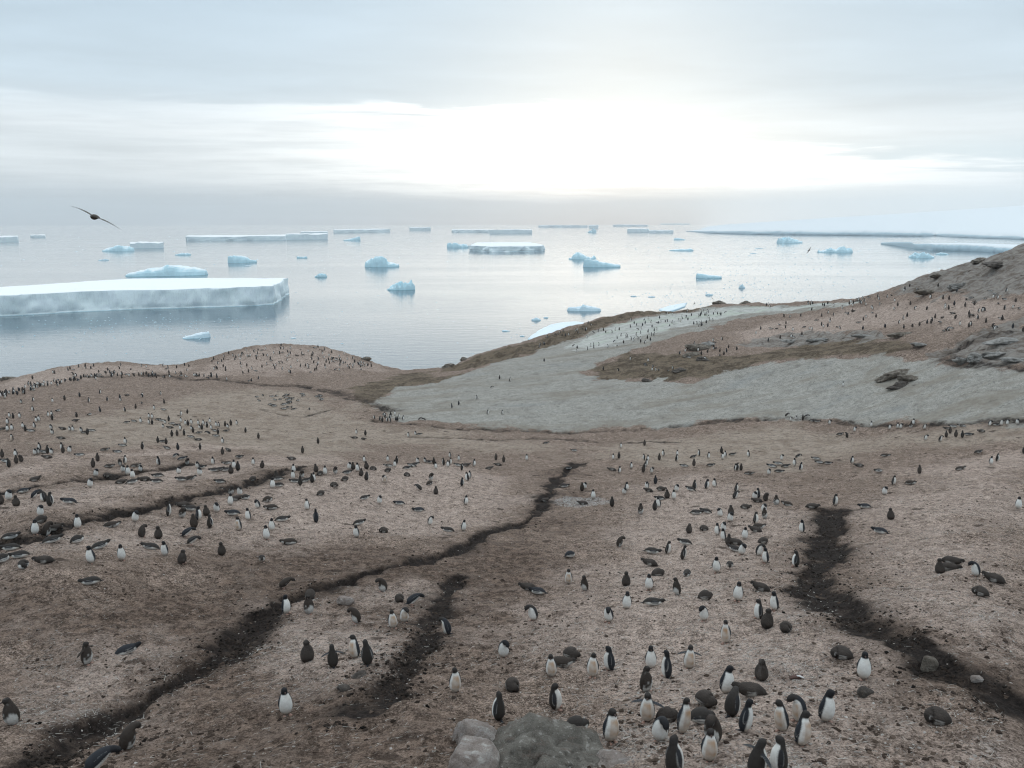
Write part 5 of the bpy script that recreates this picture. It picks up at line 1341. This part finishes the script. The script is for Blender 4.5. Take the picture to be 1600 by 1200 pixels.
# ---- the rest of the colony, too far to tell one from the next
def low_penguin(pose, colour):
    parts, tipc, fw, feet = penguin_parts(pose, colour, 7, 1, 4)
    b = beak_piece(tipc, fw, colour)
    return join(parts[:3])
LOW = {}
def far_colony():
    V, F, C, k = [], [], [], 0
    def add(u, v, pose, colour, ang):
        nonlocal k
        if (pose, colour) not in LOW: LOW[(pose, colour)] = low_penguin(pose, colour)
        v0, f0, c0 = LOW[(pose, colour)]
        g = on_ground(u, v)
        if g.z < 1.0: return
        a = ang + rng.normal(0, .25); ca, sa_ = math.cos(a), math.sin(a); s = rng.uniform(.96, 1.1)
        p = v0 * s; p = np.stack([p[:, 0] * ca - p[:, 1] * sa_ + g.x, p[:, 0] * sa_ + p[:, 1] * ca + g.y, p[:, 2] + g.z], 1)
        V.append(p); F.append(f0 + k); C.append(c0); k += len(p)
    for r in FAR:
        add(r[0], r[1], {'M': 'N', 'U': 'S', 'V': 'S', 'T': 'S', 'K': 'S', 'X': 'S'}.get(r[2], r[2]), r[3], math.radians(ANG.get(r[4], 0)))
    def rnd(kind):
        q = rng.random()
        a = rng.uniform(-3.1, 3.1)
        if kind == 'walk':
            return ('S' if q < .85 else 'W'), ('a' if rng.random() < .7 else 'd'), rng.choice([1.5, -1.5, 2.4, 0, 3.1])
        if kind == 'lie':
            return 'P', 'd', a
        return ('S' if q < .6 else 'P' if q < .85 else 'N'), rng.choice(['a', 'a', 'd', 'd', 'c']), a
    def inside(P, x, y):
        return sdist(np.array([x]), np.array([y]), np.array(P, float))[0] > 0
    for P, num, kind in [
        ([(300,585),(330,560),(380,547),(450,539),(510,544),(560,562),(600,577),(540,580),(480,584),(400,586)], 120, 'mix'),
        ([(495,558),(540,562),(590,572),(570,576),(510,568)], 34, 'mix'),
        ([(30,598),(130,571),(270,572),(320,570),(300,584),(180,580),(90,590)], 26, 'mix'),
        ([(390,618),(500,616),(516,630),(470,645),(410,634)], 40, 'lie'),
        ([(870,552),(950,507),(1090,482),(1140,490),(1100,509),(1000,540),(900,560)], 78, 'walk'),
        ([(1000,515),(1100,483),(1140,490),(1090,510)], 26, 'walk'),
        ([(1150,510),(1300,475),(1420,446),(1600,455),(1600,520),(1480,520),(1330,515),(1200,535)], 135, 'mix'),
        ([(1060,555),(1080,538),(1130,530),(1160,545),(1120,560),(1080,572)], 24, 'mix'),
        ([(840,545),(840,532),(930,503),(940,512)], 20, 'walk'),
        ([(920,580),(960,560),(1060,562),(1060,585)], 12, 'mix'),
        ([(0,655),(0,622),(120,612),(250,612),(260,640),(130,655)], 26, 'mix'),
        ([(578,655),(600,648),(640,650),(655,660),(600,662)], 16, 'walk'),
        ([(240,582),(420,590),(420,600),(300,592)], 14, 'walk'),
        ([(1180,476),(1330,472),(1400,455),(1340,478),(1200,482)], 18, 'walk'),
        ([(700,640),(780,620),(860,560),(760,590)], 7, 'walk')]:
        xs = [p[0] for p in P]; ys = [p[1] for p in P]; got = 0
        while got < num:
            u, v = rng.uniform(min(xs), max(xs)), rng.uniform(min(ys), max(ys))
            if inside(P, u, v):
                a = rnd(kind)
                if a[0] in 'SPNW': add(u, v, *a); got += 1
    line = np.array([(0,620),(25,615),(50,607),(70,602),(95,598),(120,594),(140,590),(170,587),(220,587),(300,588),(340,590)])
    Ln = np.r_[0, np.cumsum(np.hypot(*np.diff(line, axis=0).T))]
    for _ in range(130):
        t = rng.uniform(0, Ln[-1]) ** 1.0 * rng.choice([.55, .75, 1.0])
        u, v = np.interp(t, Ln, line[:, 0]), np.interp(t, Ln, line[:, 1])
        add(u + rng.normal(0, 3), v + rng.normal(0, 2.2), *rnd('mix'))
    V, F, C = np.concatenate(V), np.concatenate(F), np.concatenate(C)
    me = mesh_np('distant_penguins', V, F)
    point_col(me, 'plumage', np.c_[C, np.ones(len(C))])
    tag(link('distant_penguins', me, M_PENG), 'hundreds of tiny penguins on the far hills and snow', None, None, 'stuff')
far_colony()

# ------------------------------------------------------------------ flying birds
def flyer(u, v, dist, span, roll, heading, mat, label, dark=True):
    d = ray(u, v); d = d / np.linalg.norm(d)
    p = Vector(d) * dist + Vector((0, 0, CAM_H))
    L = span * .40
    P = [(0, .55 * L, .0, .012, .008), (0, .42 * L, 0, .05 * span, .016 * span), (0, .18 * L, 0, .05 * span, .045 * span), (0, -.1 * L, 0, .062 * span, .058 * span), (0, -.3 * L, .01, .045 * span, .045 * span), (0, -.42 * L, .02, .036 * span, .036 * span), (0, -.52 * L, .018, .012 * span, .012 * span), (0, -.60 * L, .008, .004, .004)]
    v0, f0, *_ = tube(P, 12, 3)
    o = link('flying_bird', mesh_np('flying_bird', v0, f0), mat)
    o.location = p; o.rotation_euler = (0.03, roll, heading)
    for sg in (-1, 1):
        pts = [(sg * .03 * span, -.02 * span, .012, .006, .06 * span), (sg * .16 * span, -.045 * span, .03 * span, .007, .06 * span), (sg * .30 * span, -.02 * span, .026 * span, .005, .05 * span), (sg * .42 * span, .035 * span, .004 * span, .003, .032 * span), (sg * .50 * span, .085 * span, -.022 * span, .003, .012 * span)]
        w0, wf, *_ = tube(pts, 10, 3, xdir=(0, 0, 1))
        link('wing', mesh_np('wing', w0, wf), mat, o)
    tag(o, label, 'bird')
flyer(148, 339, 26.0, 1.36, math.radians(27), math.radians(8), M_WINGB, 'dark brown seabird gliding with long outstretched wings above the water')
flyer(1264, 391, 120.0, 1.15, math.radians(-52), math.radians(30), M_WINGB, 'small grey bird wheeling over the bright bay')
flyer(1113, 466, 190.0, 1.0, math.radians(50), math.radians(-40), M_WINGB, 'tiny dark bird flapping above the snowy ridge')
flyer(1085, 474, 190.0, 1.0, math.radians(-40), math.radians(60), M_WINGB, 'tiny dark bird flying just over the ridge penguins')

# ------------------------------------------------------------------ a dead chick on the slope
def carcass(u, v, label, rz):
    g = on_ground(u, v)
    P = [(-.16, 0, .02, .012, .01), (-.11, .01, .03, .05, .03), (-.02, 0, .035, .075, .035), (.08, .02, .03, .06, .03), (.16, .05, .025, .03, .018), (.21, .07, .02, .008, .006)]
    v0, f0, *_ = tube([(p[0], p[1], p[2], p[3], p[4]) for p in P], 10, 3, xdir=(0, 1, 0))
    v0 = v0 * (1 + .75 * n3(v0, 16, 3, 3))[:, None]
    o = link('carcass', mesh_np('carcass', v0, f0), plain('dried_flesh', (.085, .045, .036), .8)); o.location = g; o.rotation_euler = (0, 0, rz)
    w0, wf, *_ = tube([(-.02, .0, .06, .012, .01), (.04, -.05, .07, .014, .035), (.10, -.09, .045, .012, .03), (.15, -.10, .02, .005, .01)], 8, 3, xdir=(0, 0, 1))
    link('wing', mesh_np('wing', w0, wf), M_WHITEF, o)
    tag(o, label, 'carcass')
carcass(1245, 1060, 'reddish dead chick with pale wing lying beyond the crowd', .3)

# ------------------------------------------------------------------ loose litter on the near ground
def scatter_pts(num, vmin, vmax, weight):
    out = []
    while len(out) < num:
        n = 4000
        u = rng.uniform(-60, 1660, n); r = np.exp(rng.uniform(math.log(9.5), math.log(62), n))
        a = np.arctan((u - CU) / FPX)
        x, y = r * np.sin(a), r * np.cos(a)
        keep = rng.random(n) < weight(x, y)
        out += list(zip(x[keep], y[keep]))
    P = np.array(out[:num])
    return P[:, 0], P[:, 1], T(P[:, 0], P[:, 1])
def in_polys(x, y, Ps):
    m = np.zeros(x.shape)
    for P in Ps:
        m = np.maximum(m, sstep(-2.0, 1.5, near_apply(x, y, P, 4, lambda a, b: sdist(a, b, P), -9)))
    return m
def feathers(num):
    def wgt(x, y):
        cl = sstep(-.05, .45, fbm(x * .5, y * .5, 3, 77))
        return np.clip((.10 + .5 * in_polys(x, y, PINK[:-1])) * (.25 + cl), 0, 1) * (1 - .8 * gully_field(x, y, GULLIES)[1])
    x, y, z = scatter_pts(num, 0, 0, wgt)
    a = np.where(rng.random(num) < .6, rng.normal(.45, .35, num), rng.uniform(0, 3.14, num))
    L = rng.gamma(2.2, .016, num) + .016; W = rng.uniform(.0025, .007, num)
    tilt = rng.normal(0, .12, num)
    dx, dy = np.cos(a) * L, np.sin(a) * L; wx, wy = -np.sin(a) * W, np.cos(a) * W
    z = z + .012 + np.abs(tilt) * L * .5
    A = np.stack([x - dx - wx, y - dy - wy, z - tilt * L], 1); B_ = np.stack([x + dx - wx * .4, y + dy - wy * .4, z + tilt * L], 1)
    C_ = np.stack([x + dx + wx * .4, y + dy + wy * .4, z + tilt * L], 1); D_ = np.stack([x - dx + wx, y - dy + wy, z - tilt * L], 1)
    M1, M2 = (A + B_) / 2, (D_ + C_) / 2
    M1[:, 2] += .004; M2[:, 2] += .004
    V = np.stack([A, M1, M2, D_, B_, C_], 1).reshape(-1, 3)
    i = np.arange(num) * 6
    F = np.concatenate([np.stack([i, i + 1, i + 2, i + 3], 1), np.stack([i + 1, i + 4, i + 5, i + 2], 1)])
    me = mesh_np('moulted_feathers', V, F)
    tone = rng.uniform(.25, 1.0, num)
    c = np.repeat((np.array((.58, .55, .51))[None] * tone[:, None]), 6, 0)
    point_col(me, 'plumage', np.c_[c, np.ones(len(c))])
    tag(link('moulted_feathers', me, M_CRUMB), 'pale moulted feathers and straw strewn over the slope', None, None, 'stuff')
feathers(26000)
def clods(name, label, num, smin, smax, tint, seed, wgt):
    x, y, z = scatter_pts(num, 0, 0, wgt)
    v, f = ICO[1]
    r = np.random.default_rng(seed)
    s = smin + (smax - smin) * r.random(num) ** 3
    var = np.stack([v * (1 + .3 * r.normal(size=(len(v), 1))) * np.array((1.25, .9, .6)) for _ in range(8)])
    a = r.uniform(0, 6.28, num); ca, sn = np.cos(a), np.sin(a)
    P = var[r.integers(0, 8, num)] * s[:, None, None]
    X = P[..., 0] * ca[:, None] - P[..., 1] * sn[:, None] + x[:, None]; Yv = P[..., 0] * sn[:, None] + P[..., 1] * ca[:, None] + y[:, None]
    Zv = P[..., 2] + (z + s * .15)[:, None]
    V = np.stack([X, Yv, Zv], -1).reshape(-1, 3)
    F = (f[None] + (np.arange(num) * len(v))[:, None, None]).reshape(-1, 3)
    me = mesh_np(name, V, F, False)
    t = r.random(num)[:, None]
    c = np.array(tint[0])[None] * (1 - t) + np.array(tint[1])[None] * t
    c = np.repeat(c, len(v), 0)
    point_col(me, 'plumage', np.c_[c, np.ones(len(c))])
    tag(link(name, me, M_CRUMB), label, None, None, 'stuff')
clods('soil_crumbs', 'dark crumbs of trodden soil on the slope', 9000, .012, .06, ((.03, .022, .018), (.11, .082, .065)), 5,
      lambda x, y: np.clip(.35 + fbm(x * .4, y * .4, 3, 55), .05, 1))
clods('pebbles', 'small pale pebbles on the slope', 7000, .008, .035, ((.16, .135, .12), (.46, .43, .40)), 6,
      lambda x, y: np.clip(.12 + .5 * in_polys(x, y, PINK + [PEBB]), 0, 1))

clods('mud_clods', 'wet black clods of mud in the trenches', 7000, .012, .06, ((.008, .007, .006), (.045, .034, .028)), 8,
      lambda x, y: np.clip(gully_field(x, y, GULLIES)[1] * (.5 + 1.5 * fbm(x * .8, y * .8, 2, 91)), 0, 1))
